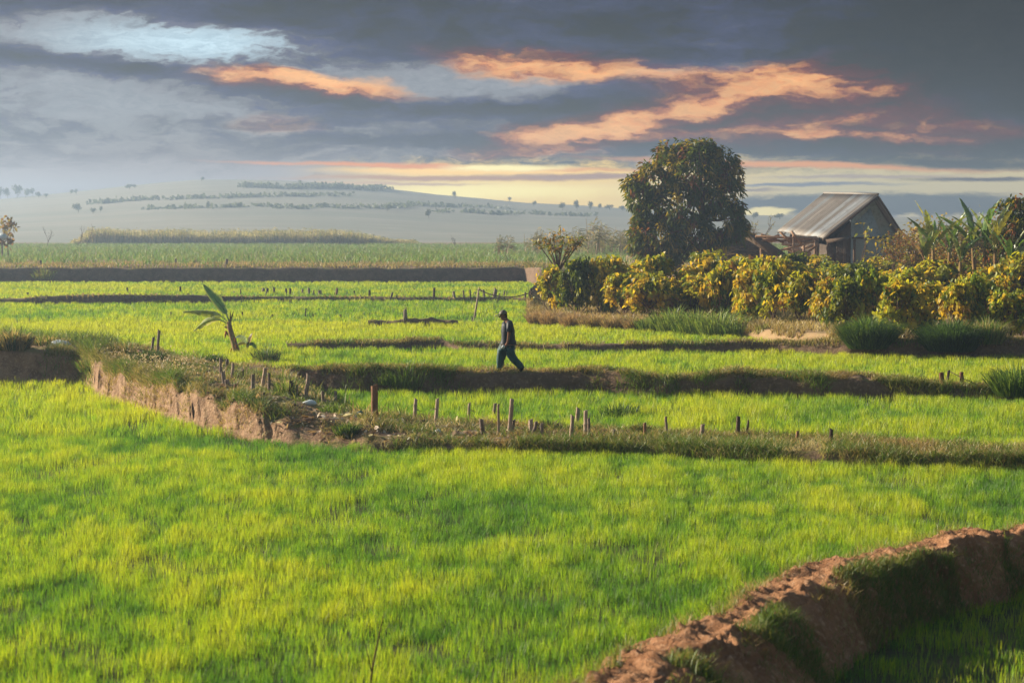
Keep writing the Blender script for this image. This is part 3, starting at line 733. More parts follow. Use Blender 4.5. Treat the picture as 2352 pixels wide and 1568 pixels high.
# name, crop, top x, top y, foot x, foot y, width, tone, nodes
PF = [
    ('c3', 1055, 940, 1082, 1265, 60, BROWN), ('c3', 1422, 1072, 1395, 1235, 32, PALE), ('c3', 1600, 1055, 1592, 1275, 32, PALE), ('c3', 1880, 1093, 1858, 1255, 26, PALE),
    ('c3', 2130, 1103, 2118, 1375, 22, PALE), ('c3', 2238, 1068, 2218, 1365, 38, PALE), ('c3', 2098, 1100, 2072, 1260, 30, PALE), ('c3', 1985, 1245, 1990, 1375, 40, GREY), ('c3', 2248, 1240, 2248, 1360, 25, GREY),
    ('c3', 1468, 1240, 1470, 1300, 45, DARK), ('c3', 735, 1010, 730, 1085, 26, GREY), ('c3', 625, 1000, 622, 1105, 28, GREY), ('c3', 495, 865, 480, 1045, 38, PALE),
    ('c3', 355, 905, 350, 1025, 42, DARK), ('c3', 403, 945, 405, 1030, 22, PALE), ('c3', 130, 800, 105, 945, 36, PALE), ('c3', 160, 850, 168, 1000, 26, GREY), ('c3', 30, 850, 15, 1050, 36, GREY), ('c3', 120, 1010, 118, 1060, 22, DARK),
    ('c2', 1890, 730, 1885, 860, 28, GREY), ('c2', 1945, 725, 1930, 845, 28, GREY), ('c2', 1990, 765, 1985, 890, 25, PALE), ('c2', 1910, 825, 1915, 930, 38, GREY), ('c2', 1945, 900, 1950, 965, 40, GREY), ('c2', 2020, 935, 2022, 1005, 42, BROWN), ('c2', 2080, 815, 2065, 890, 22, DARK),
    ('c2', 1362, 485, 1335, 725, 24, GREY), ('c2', 1312, 530, 1285, 740, 24, GREY), ('c2', 1195, 655, 1195, 740, 42, BROWN), ('c2', 680, 585, 672, 645, 16, GREY), ('c2', 1298, 730, 1305, 800, 14, DARK),
    ('c4', 480, 1128, 475, 1245, 40, PALE), ('c4', 510, 1150, 508, 1260, 30, GREY), ('c4', 575, 1165, 573, 1275, 30, GREY), ('c4', 830, 1112, 825, 1310, 36, PALE), ('c4', 882, 1048, 862, 1195, 38, PALE), ('c4', 948, 1052, 945, 1280, 38, PALE), ('c4', 968, 1120, 985, 1295, 26, GREY),
    ('c4', 1185, 1222, 1185, 1280, 26, GREY), ('c4', 1455, 1162, 1450, 1280, 26, BROWN), ('c4', 1633, 1108, 1645, 1265, 24, GREY), ('c4', 1945, 1175, 1935, 1280, 38, PALE), ('c4', 2252, 1110, 2248, 1255, 38, DARK), ('c4', 2332, 1142, 2332, 1245, 20, DARK),
    ('c8', 392, 1310, 390, 1390, 26, BROWN), ('c8', 678, 1305, 672, 1408, 34, DARK)]
PR = [('c8', 1598, 820, 1615, 925, 44, BROWN), ('c8', 1658, 795, 1648, 918, 24, DARK), ('c8', 1768, 818, 1775, 938, 36, BROWN), ('c8', 1910, 905, 1912, 948, 26, BROWN), ('c8', 2035, 855, 2032, 942, 13, BROWN)]
PB = [('c2', 238, 148, 242, 180, 20, DARK), ('c2', 432, 150, 433, 172, 12, DARK), ('c2', 1088, 108, 1088, 156, 18, DARK), ('c2', 1543, 97, 1540, 156, 18, DARK), ('c2', 2002, 145, 2000, 170, 14, GREY), ('c2', 2057, 125, 2058, 168, 10, DARK),
      ('c3', 118, 110, 105, 160, 24, GREY), ('c3', 148, 118, 148, 175, 22, DARK), ('c3', 207, 108, 207, 165, 18, DARK), ('c3', 310, 118, 305, 172, 20, DARK), ('c3', 345, 120, 343, 182, 20, DARK), ('c3', 450, 120, 450, 170, 18, GREY), ('c3', 503, 120, 508, 175, 20, GREY), ('c3', 545, 132, 545, 178, 14, GREY), ('c3', 597, 128, 600, 182, 32, GREY),
      ('c3', 743, 118, 740, 182, 20, BROWN), ('c3', 892, 132, 892, 175, 12, DARK), ('c3', 1022, 128, 1022, 183, 20, DARK), ('c3', 1212, 150, 1212, 196, 18, GREY), ('c3', 1256, 170, 1256, 197, 14, GREY), ('c3', 1573, 108, 1577, 197, 20, DARK), ('c3', 1745, 138, 1745, 197, 22, GREY), ('c3', 1827, 138, 1828, 197, 14, GREY), ('c3', 1885, 128, 1882, 197, 14, DARK),
      ('c3', 1925, 150, 1930, 185, 14, GREY), ('c3', 1995, 130, 2012, 192, 18, GREY), ('c3', 2100, 130, 2090, 193, 32, GREY), ('c3', 2130, 160, 2130, 194, 12, GREY), ('c3', 2172, 140, 2172, 194, 12, GREY), ('c3', 2197, 145, 2197, 194, 10, GREY), ('c4', 430, 45, 430, 94, 16, GREY), ('c4', 480, 12, 482, 94, 18, DARK)]
PM = [('c2', 1460, 325, 1460, 368, 13, DARK), ('c2', 2075, 315, 2075, 368, 14, DARK), ('c2', 2330, 345, 2304, 370, 20, DARK), ('c3', 320, 345, 320, 370, 9, DARK), ('c3', 478, 285, 468, 370, 11, DARK), ('c3', 540, 338, 545, 372, 12, DARK), ('c3', 772, 345, 785, 380, 18, DARK)]
PS = [('c1', 347, 835, 347, 884, 18, DARK), ('c1', 1500, 822, 1507, 874, 14, DARK), ('c1', 1940, 825, 1935, 890, 26, GREY), ('c1', 140, 715, 142, 750, 12, DARK)]
def post(row, spec, i, n, rowname, where, group):
    crop, tx, ty, bx, by, w, tone = spec
    tx, ty = conv(crop, tx, ty); bx, by = conv(crop, bx, by); w = w * .2686
    base = hit(bx, by); D = base.y
    if row == 'f' and ty < 800: D = min(D, 58)
    k = D / F
    top_ = at(tx, ty, D - .02); r = max(w * k * .5, .018)
    if row in 'bm': r *= 1.05
    a = base - Vector((0, 0, .12)); ax = top_ - a; L = ax.length
    mb = MB(); pts, rad, cols = [], [], []
    nn = 1 if L < .45 else (2 if L < .8 else 4)
    js = sorted([rng.uniform(.15, .9) for _ in range(nn)]) if row == 'f' and tone not in (BROWN,) else []
    ts = [0, .25, .5, .75, .985]
    for j in js: ts += [j - .018, j, j + .018]
    wob = Vector((rng.normal(0, .012), 0, 0))
    for t in sorted(ts):
        bul = max([1.0] + [1.16 for j in js if abs(t - j) < 1e-6])
        pts.append(a + ax * t + wob * math.sin(t * 5)); rad.append(r * (1.06 - .12 * t) * bul)
    tone = np.array(tone) * rng.uniform(.85, 1.15)
    mb.tube(pts, rad, 10, tone, cap=False)
    # cut top: slanted rim and a sunken dark core
    t_ = pts[-1]; V = []; s = 10; sl = rng.uniform(-.7, .7)
    axn = ax.normalized(); e1 = axn.cross(Vector((0, 1, 0))).normalized(); e2 = axn.cross(e1)
    o_ = MB()
    for q, (rr, dz) in enumerate(((1.0, 0), (.99, .03), (.72, .03), (.68, -.05))):
        for kx in range(s):
            an = 2 * math.pi * kx / s
            V.append(tuple(t_ + (e1 * math.cos(an) + e2 * math.sin(an)) * r * .94 * rr + axn * (dz + (sl * r * (math.cos(an) + 1) if q else 0))))
    qd = np.array([[i_ * s + k_, i_ * s + (k_ + 1) % s, (i_ + 1) * s + (k_ + 1) % s, (i_ + 1) * s + k_] for i_ in range(3) for k_ in range(s)])
    mb.add(V, [qd, np.array([list(range(3 * s, 4 * s))])], np.concatenate([np.tile(tone, (2 * s, 1)), np.tile(tone * .55, (2 * s, 1))]))
    if row == 'f' and rng.rand() < .3 and L > .4:
        p = a + ax * rng.uniform(.5, .8); mb.tube([p, p + Vector((rng.choice([-1, 1]) * .14, -.03, -.05))], [.012, .006], 5, tone * .6)
    hgt = 'tall' if L > 1.15 else ('waist-high' if L > .8 else ('knee-high' if L > .5 else 'short'))
    dx = (tx - bx) / max(by - ty, 1)
    lean = 'leaning right' if dx > .08 else ('leaning left' if dx < -.06 else 'upright')
    colr = 'dark' if spec[6] == DARK else ('brown' if spec[6] == BROWN else ('pale' if spec[6] == PALE else 'grey'))
    kind = 'bamboo stake' if row == 'f' and spec[6] in (PALE, GREY) else 'wooden stump'
    nm = 'bamboo_stake' if kind == 'bamboo stake' else 'wooden_post'
    o = mb.build(nm, M_WOOD, None, True)
    tag(o, f'{hgt} {colr} {kind} {lean}, {ORD[i]} from the left {where}', 'post', group)
_px = lambda q: conv(q[0], q[3], q[4])[0]
for row, L_, where, grp in (('f', [q for q in PF if _px(q) < 780], 'on the raised ground', 'stakes on the raised ground'), ('f', [q for q in PF if _px(q) >= 780], 'on the low front ridge', 'stakes along the low front ridge'), ('r', PR, 'on the reddish bank end', 'stumps at the right end of the walked bank'), ('b', PB, 'in the far row', 'stumps in the far row'),
                             ('m', PM, 'in the middle rice', 'stumps in the middle rice'), ('s', PS, 'on the upper field edge', 'stumps on the earth step')):
    L_ = sorted(L_, key=lambda s: conv(s[0], s[3], s[4])[0])
    for i, s in enumerate(L_): post(row, s, i, len(L_), row, where, grp)
# broken tree stump and the long pole with its sagging line
def lone_stump():
    b = hit(931, 734); D = b.y; k = D / F
    mb = MB(); pts = [b + Vector((0, 0, -.1)), at(931, 724, D), at(930.5, 716, D), at(931, 711, D)]
    mb.tube(pts, [5.5 * k, 4.6 * k, 4.2 * k, 3.4 * k], 9, GREY)
    mb.tube([at(933, 720, D), at(932.5, 704, D)], [2.2 * k, .8 * k], 6, GREY); mb.tube([at(929, 718, D), at(929.3, 708, D)], [1.8 * k, .6 * k], 6, GREY)
    tag(mb.build('broken_stump', M_WOOD, None, True), 'broken splintered tree stump on the small dirt bank in the middle rice', 'tree stump')
lone_stump()
pb = hit(1087.5, 736); pt = at(1100.5, 660, pb.y)
mb = MB(); mb.tube([pb - Vector((0, 0, .2)), pb.lerp(pt, .5) + Vector((.02, 0, 0)), pt], [.052, .046, .036], 8, PALE)
mb.tube([at(1095, 666, pb.y), at(1106, 664.5, pb.y)], .02, 5, GREY)
tag(mb.build('bamboo_pole', M_WOOD, None, True), 'long thin pale pole leaning right behind the walking man, holding the sagging line', 'pole')
mb = MB(); D = pb.y; pts = []
for i in range(25):
    t = i / 24; x = 1100 + t * 150; y = 665 + (655 - 665) * t + 4 * t * (1 - t) * 22
    p = at(x, y, D - t * 3); pts.append(p)
mb.tube(pts, .03, 5, (.12, .12, .14)); tag(mb.build('line', M_WOOD, None, True), 'dark sagging line strung from the leaning pole to the first shrub', 'rope')
mb = MB(); p0, p1 = at(*conv('c8', 1675, 808), 50.3), at(*conv('c8', 1905, 915), 50.0)
mb.tube([p0, p0.lerp(p1, .5) - Vector((0, 0, .02)), p1], .010, 5, (.3, .28, .27)); tag(mb.build('wire', M_WOOD), 'thin wire running down from the tallest reddish-end stump to the lowest', 'wire')

# ------------------------------------------------------------------ man
def flat_mat(name, c, c2=None, scale=30, rough=.9):
    return solid_mat(name, (c, c2 or tuple(v * .7 for v in c)), scale, .15, scale * 3, rough)
M_SKIN = flat_mat('skin', (.26, .13, .08), (.22, .105, .065)); M_SHIRT = flat_mat('shirt_cloth', (.018, .026, .040), (.010, .015, .024), 9)
M_TROU = flat_mat('trouser_cloth', (.012, .070, .072), (.008, .045, .052), 7); M_CAP = flat_mat('cap_cloth', (.20, .17, .13), (.09, .075, .055), 40)
M_SHOE = flat_mat('shoe', (.03, .035, .035)); M_HAIR = flat_mat('hair', (.05, .045, .045)); M_WHITE = flat_mat('white_plastic', (.72, .74, .74), (.60, .64, .66), 6, .5)
M_BLUEW = flat_mat('bluish_plastic', (.55, .68, .72), (.66, .70, .70), 3, .5); M_BTN = flat_mat('button', (.4, .4, .4))
def person():
    mx, my = 1163.7, 852.5
    g = hit(mx, 858); D = g.y + .25
    S = D / F / (4.9 * 1.7415)
    o = at(mx, my, D); gz = zat(o.x, o.y)
    root = empty('person', (o.x, o.y, o.z), 'man in a cap, dark shirt and green trousers striding left along the earth bank', 'person')
    J = lambda x, y, d=0.0: (S * (x - 620), d, S * (1395 - y))
    k = S * 745.6
    # body: one skin-modifier figure
    V, E, RD = [], [], []
    def v(p, r, par=None):
        V.append(p); RD.append(r * k); i = len(V) - 1
        if par is not None: E.append((par, i))
        return i
    pel = v(J(648, 850), .125)
    sp = v(J(652, 700), .12, pel); ch = v(J(655, 540), .14, sp); ub = v(J(648, 450), .11, ch); nk = v(J(612, 392), .055, ub)
    h0 = v(J(578, 345), .07, nk); h1 = v(J(560, 300), .085, h0); h2 = v(J(562, 255), .092, h1); h3 = v(J(566, 215), .075, h2)
    jaw = v(J(520, 362), .040, h0); chn = v(J(503, 380), .022, jaw)
    nose = v(J(478, 325), .020, h1); nt = v(J(460, 338), .012, nose)
    for s in (-1, 1):
        ear = v(J(585, 305, s * .085), .018, h1); v(J(590, 290, s * .097), .014, ear)
    def arm(s, sh, elb, wr, curl):
        a = v(J(*sh, s * .17), .068, ub); e = v(J(*elb, s * .225), .043, a); w = v(J(*wr, s * .215), .030, e)
        px, py = wr[0] - 22, wr[1] + 48
        p = v(J(px, py, s * .205), .034, w)
        th = v(J(px - 22, py + 2, s * .175), .013, p); v(J(px - 40, py + 22, s * .165), .010, th)
        for q, ln in enumerate((26, 30, 28, 22)):
            dd = s * .205 + (q - 1.5) * .020
            f1 = v(J(px - 4 - q, py + ln, dd), .0105, p); f2 = v(J(px - 20, py + ln + 12, dd), .0095, f1); v(J(px - 34, py + ln, dd), .0085, f2)
        return px, py
    hn = arm(-1, (682, 455), (668, 640), (640, 815), 1); arm(1, (660, 455), (625, 635), (560, 770), 1)
    def leg(s, hp, kn, an, toe):
        a = v(J(*hp, s * .09), .095, pel); b = v(J(*kn, s * .10), .060, a); c = v(J(*an, s * .10), .040, b)
        t = v(J((an[0] + toe[0]) / 2, (an[1] + toe[1]) / 2 + 12, s * .10), .042, c); v(J(*toe, s * .10), .028, t)
    leg(-1, (655, 880), (748, 1120), (918, 1305), (880, 1372)); leg(1, (640, 880), (510, 1110), (488, 1340), (415, 1388))
    me = bpy.data.meshes.new('body'); me.from_pydata(V, E, []); me.update()
    bo = link_mesh('body', me, M_SKIN, root)
    bo.modifiers.new('skin', 'SKIN').use_smooth_shade = True
    for i, sv in enumerate(me.skin_vertices[0].data):
        sv.radius = (RD[i], RD[i]); sv.use_root = (i == 0)
    sub = bo.modifiers.new('subd', 'SUBSURF'); sub.levels = 2; sub.render_levels = 2
    # clothing
    def ring(xc0, xc1, y, w, yc=0.0, n=18, y2=None, p=.85):
        c = (xc0 + xc1) / 2; a = abs(xc1 - xc0) / 2; out_ = []
        for i in range(n):
            an = 2 * math.pi * i / n; cx, sx_ = math.cos(an), math.sin(an)
            cx = math.copysign(abs(cx) ** p, cx); sx_ = math.copysign(abs(sx_) ** p, sx_)
            yy = y + ((y2 - y) * (1 - cx) / 2 if y2 is not None else 0)
            q = J(c + a * cx, yy); out_.append((q[0], yc + w * sx_, q[2]))
        return out_
    m = MB()
    rs = [ring(565, 668, 396, .07, y2=420), ring(548, 690, 420, .11, y2=432), ring(533, 722, 448, .185), ring(522, 752, 500, .215), ring(513, 775, 590, .21), ring(514, 784, 690, .20), ring(516, 786, 760, .195), ring(500, 800, 815, .19, y2=835), ring(478, 822, 862, .19, y2=880), ring(474, 806, 884, .185, y2=893)]
    def wrinkle(rs_, amp=.010):
        out_ = []
        for a, r in enumerate(rs_):
            out_.append([(p[0] + amp * math.sin(a * 2.1 + i * 1.7) * (1 if 2 < a else .3), p[1] + amp * math.cos(a * 1.3 + i * 2.3), p[2]) for i, p in enumerate(r)])
        return out_
    m.loft(wrinkle(rs), cap=False)
    m.tube([J(675, 440, -.13), J(684, 470, -.20), J(680, 540, -.235), J(668, 612, -.235)], [.085 * k, .092 * k, .088 * k, .078 * k], 12, cap=True)
    m.tube([J(650, 440, .13), J(655, 470, .20), J(640, 540, .235), J(625, 600, .235)], [.085 * k, .092 * k, .088 * k, .078 * k], 12, cap=True)
    so = m.build('shirt', M_SHIRT, root, True)
    m = MB(); m.tube([J(668, 392, -.03), J(640, 412, -.075), J(575, 424, -.075), J(550, 440, -.015)], .022 * k, 8); m.tube([J(668, 392, .03), J(640, 412, .075), J(575, 424, .075), J(550, 440, .015)], .022 * k, 8)
    m.build('collar', M_SHIRT, so, True)
    for yb in (470, 530, 590, 650, 710, 770):
        m = MB(); q = J(513 + (470 - min(yb, 590)) * -.0 + (14 if yb < 500 else 0), yb); m.box((q[0] - .004, -.01, q[2]), .012, .014, .014); m.build('button', M_BTN, so)
    m = MB()
    m.loft([ring(482, 792, 846, .165), ring(478, 786, 890, .17), ring(462, 768, 950, .175), ring(455, 772, 1005, .17)], cap=True)
    def trouser(s, pts):
        rr = []
        for i, (x, y, r) in enumerate(pts):
            nx, ny = pts[min(i + 1, len(pts) - 1)][0] - pts[max(i - 1, 0)][0], pts[min(i + 1, len(pts) - 1)][1] - pts[max(i - 1, 0)][1]
            l = math.hypot(nx, ny); ax, ay = -ny / l, nx / l; ring_ = []; r = r * 1.12
            for q in range(16):
                an = 2 * math.pi * q / 16; wv = 1 + .05 * math.sin(3 * an + i * 1.9)
                p = J(x + ax * r * math.cos(an) * wv, y + ay * r * math.cos(an) * wv); ring_.append((p[0], s * .095 + r * S * .95 * math.sin(an) * wv, p[2]))
            rr.append(ring_)
        m.loft(rr, cap=True)
    trouser(1, [(560, 930, 88), (540, 1000, 92), (522, 1060, 86), (508, 1120, 80), (498, 1180, 72), (492, 1240, 66), (488, 1300, 60), (486, 1345, 60)])
    trouser(-1, [(680, 930, 88), (690, 1000, 84), (705, 1070, 78), (742, 1128, 70), (790, 1180, 66), (838, 1232, 62), (880, 1280, 60), (905, 1318, 60)])
    m.build('trousers', M_TROU, root, True)
    # cap: dome and peak
    m = MB(); rs = []
    for i in range(7):
        t = i / 6; a = math.cos(t * math.pi / 2 * .98); rs.append([(J(552 + 84 * a * math.cos(q), 278 - 92 * math.sin(t * math.pi / 2) + 6 * math.cos(q))[0], .108 * a * math.sin(q) * k, J(0, 278 - 92 * math.sin(t * math.pi / 2) - 8 * math.cos(q) * (1 - t))[2]) for q in np.linspace(0, 2 * math.pi, 17)[:-1]])
    m.loft(rs, cap=True); co = m.build('cap', M_CAP, root, True)
    m = MB(); rs = []
    for t in np.linspace(0, 1, 6):
        x = 490 - 98 * t; w = .088 * math.sqrt(max(1 - t ** 2.2, .02)); y = 280 + 18 * t
        rs.append([(J(x, 0)[0], w * k * sgn, J(0, y + 10 * (abs(sgn) ** 2) + dz)[2]) for sgn, dz in ((-1, 0), (-.5, -5), (0, -7), (.5, -5), (1, 0), (.5, 3), (0, 1), (-.5, 3))])
    m.loft(rs, cap=True); m.build('cap_peak', M_CAP, co, True)
    m = MB()
    m.loft([[(J(590 + 46 * math.cos(q), 290 + a)[0], .088 * k * b * math.sin(q), J(0, 290 + a)[2]) for q in np.linspace(0, 2 * math.pi, 13)[:-1]] for a, b in ((-15, 1), (10, 1.02), (34, .95), (56, .6))])
    m.build('hair', M_HAIR, root, True)
    for (s, pts) in ((1, [(512, 1352), (478, 1372), (432, 1388), (404, 1394)]), (-1, [(955, 1290), (928, 1330), (896, 1362), (872, 1384)])):
        m = MB(); m.tube([J(x, y, s * .10) for x, y in pts], [.036 * k, .046 * k, .046 * k, .026 * k], 10); m.build('shoe', M_SHOE, root, True)
    # held things stay top-level
    hx_, hy_ = hn
    w2 = lambda p: Vector(p) + Vector((o.x, o.y, o.z))
    m = MB(); m.tube([w2(J(492, 858, -.205)), w2(J(620, 866, -.205)), w2(J(860, 868, -.20)), w2(J(1000, 866, -.19))], [.009, .009, .008, .005], 6, BROWN)
    tag(m.build('stick', M_WOOD, None, True), 'thin brown stick held level in the walking man\'s near hand', 'stick')
    m = MB(); rs = []
    for t in np.linspace(0, 1, 7):
        r = .045 * math.sin(math.pi * (.12 + .76 * t)) ; q0 = J(558 - 8 * t, 868 + 70 * t, -.235)
        rs.append([(o.x + q0[0] + r * math.cos(q) * (1 + .25 * math.sin(3 * q + t * 4)), o.y + q0[1] + r * .7 * math.sin(q), o.z + q0[2]) for q in np.linspace(0, 2 * math.pi, 13)[:-1]])
    m.loft(rs); tag(m.build('white_bundle', M_WHITE, None, True), 'small white crumpled bag hanging at the walking man\'s hand', 'bag')
person()

# ------------------------------------------------------------------ banana plants
BG, BGL, BGD, BY, BBR = np.array((.10, .20, .03)), np.array((.30, .36, .10)), np.array((.035, .10, .02)), np.array((.33, .32, .05)), np.array((.30, .18, .09))
def banana_leaf(root, mid, half, col, fold=.25, tear=0.0, edge=None, side=None, petiole=.12, sidehalf=(1, 1), name='leaf'):
    """mid: list of Vectors along the midrib (relative to the plant); half = half width at the widest place"""
    mid = [Vector(p) for p in mid]
    seg = [(mid[i + 1] - mid[i]).length for i in range(len(mid) - 1)]; tot = sum(seg)
    n = 22; pts = []
    acc = np.concatenate([[0], np.cumsum(seg)]); A = np.array([tuple(p) for p in mid])
    q = np.linspace(0, tot, n); C = np.stack([np.interp(q, acc, A[:, i]) for i in range(3)], 1)
    for _ in range(2): C[1:-1] = (C[:-2] + 2 * C[1:-1] + C[2:]) / 4
    mb = MB(); r0 = max(half * .12, .012)
    mb.tube([tuple(c) for c in C], [r0 * (1.1 - .85 * i / (n - 1)) for i in range(n)], 5, np.clip(col * 1.5 + .05, 0, 1))
    T = np.gradient(C, axis=0); T /= np.linalg.norm(T, axis=1, keepdims=True)
    sd = np.array(side if side is not None else (0, 1, 0), float)
    Sd = sd - T * (T @ sd)[:, None]; Sd /= np.linalg.norm(Sd, axis=1, keepdims=True)
    Up = np.cross(T, Sd)
    t = np.linspace(0, 1, n); w = np.where(t < petiole, 0.04, np.clip(np.sin(np.clip((t - petiole) / (1 - petiole), 0, 1) ** .62 * math.pi), 0, 1) ** .62) * half
    for s in (-1, 1):
        i = 0
        cuts = sorted(set([0, n - 1] + [c for c in range(3, n - 2) if rng.rand() < tear]))
        for a, b in zip(cuts[:-1], cuts[1:]):
            dr = rng.uniform(-.25, .5) * (1 if tear else .2); ww = rng.uniform(.75, 1.05) if tear else 1
            fo = fold + dr
            V = []; Cc = []
            for i in range(a, b + 1):
                shr = 1.0 if len(cuts) == 2 else (1 - .16 * (abs((i - a) / max(b - a, 1) - .5) * 2) ** 2)
                for f in (0, .55, 1.0):
                    V.append(C[i] + Sd[i] * s * w[i] * f * ww * shr * sidehalf[0 if s < 0 else 1] + Up[i] * w[i] * (fo * f * f))
                    cc = col * (1.0 + .25 * math.sin(i * 2.1))
                    Cc.append(edge if (edge is not None and f == 1.0) else cc)
            m = b - a + 1; ii = np.arange(m * 3).reshape(m, 3)
            mb.add(V, [np.stack([ii[:-1, :-1], ii[:-1, 1:], ii[1:, 1:], ii[1:, :-1]], -1).reshape(-1, 4)], np.array(Cc))
    return mb.build(name, M_BANANA, root)
def lone_banana():
    g = hit(543, 817); D = g.y; k = D / F; o = g
    root = empty('banana_plant', o, 'lone leaning banana plant with one big upright leaf and two drooping torn leaves', 'banana plant')
    p = lambda x, y, d=0.0: at(x, y, D) - o + Vector((0, d, 0))
    m = MB(); m.tube([p(546, 824), p(543, 806), p(537, 785), p(531, 765), p(527, 750), p(525.5, 738)], [10 * k, 9 * k, 7.2 * k, 6.2 * k, 6 * k, 4 * k], 12, (1, 1, 1))
    m.build('pseudostem', M_STEM, root, True)
    for (x, y, dx, dy, w) in ((521, 760, -3, 16, 3.2), (523, 764, 3, 8, 2), (539, 775, 5, 12, 2.5), (541, 790, 6, 14, 2.5), (533, 800, -4, 12, 2), (522, 752, -6, -2, 2)):
        m = MB(); m.tube([p(x, y, -.10), p(x + dx * .5, y + dy * .5, -.14), p(x + dx, y + dy, -.10)], [w * k, w * k * .8, w * k * .2], 5, (1.0, .55, .35)); m.build('dry_sheath', M_STEM, root, True)
    banana_leaf(root, [p(527, 742), p(523, 728), p(517, 714), p(500, 692), p(482, 672), p(466, 652)], 14 * k, BGD * .9, .12, .10, edge=BGL, side=(.75, 0.35, .5), petiole=.20)
    banana_leaf(root, [p(526, 744), p(518, 733), p(506, 724), p(488, 716), p(465, 714), p(440, 714), p(418, 717)], 11 * k, BGL * .9, .75, .5, side=(0, .6, .8), petiole=.22, sidehalf=(.9, 1.0))
    banana_leaf(root, [p(526, 747), p(516, 739), p(502, 733), p(486, 733), p(470, 739), p(455, 750), p(443, 762)], 14 * k, BGL * 1.1, .6, .6, edge=np.array((.62, .62, .5)), side=(.2, .5, .9), petiole=.25, sidehalf=(.25, 1.0))
    for a, b in ((529, 715), (536, 715)):
        m = MB(); m.tube([p(528, 742), p((528 + a) / 2 + .5, 728), p(a, b)], [2.4 * k, 1.8 * k, .7 * k], 6, (.9, .9, .6)); m.build('leaf_stalk', M_STEM, root, True)
    # sucker beside it
    g2 = hit(566, 812); r2 = empty('banana_sucker', g2, 'low banana sucker with pale leaf and dry upright leaf beside the lone banana plant', 'banana plant')
    D2 = g2.y; q = lambda x, y, d=0.0: at(x, y, D2) - g2 + Vector((0, d, 0))
    m = MB(); m.tube([q(566, 816), q(568, 800), q(570, 786)], [5 * k, 4 * k, 2 * k], 8, (.5, .6, .4)); m.build('pseudostem', M_STEM, r2, True)
    banana_leaf(r2, [q(570, 792), q(562, 778), q(550, 772), q(540, 776)], 7 * k, np.array((.35, .45, .30)), .4, .1, side=(0, .4, .9))
    banana_leaf(r2, [q(570, 792), q(560, 786), q(548, 788), q(540, 796)], 6 * k, BY, .4, .1, side=(0, .4, .9))
    banana_leaf(r2, [q(570, 792), q(574, 782), q(577, 772), q(580, 764)], 5 * k, np.array((.45, .36, .25)), .8, .2, side=(.9, .3, 0))
    banana_leaf(r2, [q(570, 794), q(578, 790), q(584, 796), q(590, 806)], 5 * k, BGD, .5, .1, side=(0, .4, .9))
lone_banana()

def banana(name, base, H, nl, seed, label, group, lean=0.0, dark=1.0, half=.28, droop=1.0, leafL=.5, dry=.25):
    st = rng.get_state(); rng.seed(seed)
    root = empty(name, base, label, 'banana plant', group)
    m = MB(); hs = H * .55; tp = Vector((lean * H * .5, 0, hs))
    m.tube([Vector((0, 0, -.15)), tp * .5 + Vector((0, 0, 0)), tp], [.13 + .012 * H, .11, .07], 9, (.8, .8, .7)); m.build('pseudostem', M_STEM, root, True)
    for i in range(nl):
        a = i * 2.4 + rng.uniform(-.5, .5); up = rng.uniform(.5, 1.6) if i > 1 else 3.0
        L = H * leafL * rng.uniform(.8, 1.15); d = Vector((math.cos(a), math.sin(a) * .7, 0)) + Vector((lean * 1.5, 0, 0))
        pts = [tp]; ang = math.atan2(up, .5); cur_ = Vector(tp)
        for s in range(6):
            cur_ = cur_ + (d * math.cos(ang) + Vector((0, 0, 1)) * math.sin(ang)) * (L / 6); pts.append(Vector(cur_)); ang -= rng.uniform(.12, .3) * droop
        side = Vector((-d.y, d.x, rng.uniform(-.6, .6)))
        c = BG * rng.uniform(.7, 1.3) if rng.rand() > dry else (BY if rng.rand() < .6 else BBR)
        if rng.rand() < .3: c = BGL * .8
        banana_leaf(root, pts, half * rng.uniform(.8, 1.2), np.array(c) * dark, rng.uniform(.1, .5), .45, side=side, petiole=.15)
    rng.set_state(st); return root
# group right of the hut
BR = [(2128, 500, 96, 2.1, -.02), (2152, 455, 98, 3.2, -.10), (2178, 470, 100, 2.9, .06), (2207, 505, 97, 2.2, .0), (2248, 447, 99, 3.6, -.16), (2262, 440, 97, 3.8, .02), (2296, 450, 96, 3.6, -.12), (2318, 510, 95, 2.4, .1)]
BRL = ['small ragged banana plant just right of the hut gable', 'upright banana plant with yellowing torn leaf right of the hut', 'banana plant with broad bright leaf in the middle of the right clump', 'low banana plant between the two halves of the right clump',
       'tall banana plant with leaves swept left in the right clump', 'tallest banana plant with a single spiky upright leaf in the right clump', 'banana plant with a long dark leaf sloping down beside the dark right-edge tree', 'short banana plant at the foot of the dark right-edge tree']
for i, (x, yt, D, H, ln) in enumerate(BR):
    tp_ = at(x, yt, D); z = zat(tp_.x, D, .6); H = (tp_.z - z) * 1.0
    banana('banana_plant', Vector((tp_.x, D, z)), H * .92, 6, 40 + i, BRL[i], 'banana plants right of the hut', ln * .7, .9, .13 + .015 * H, .42, .50, .3)
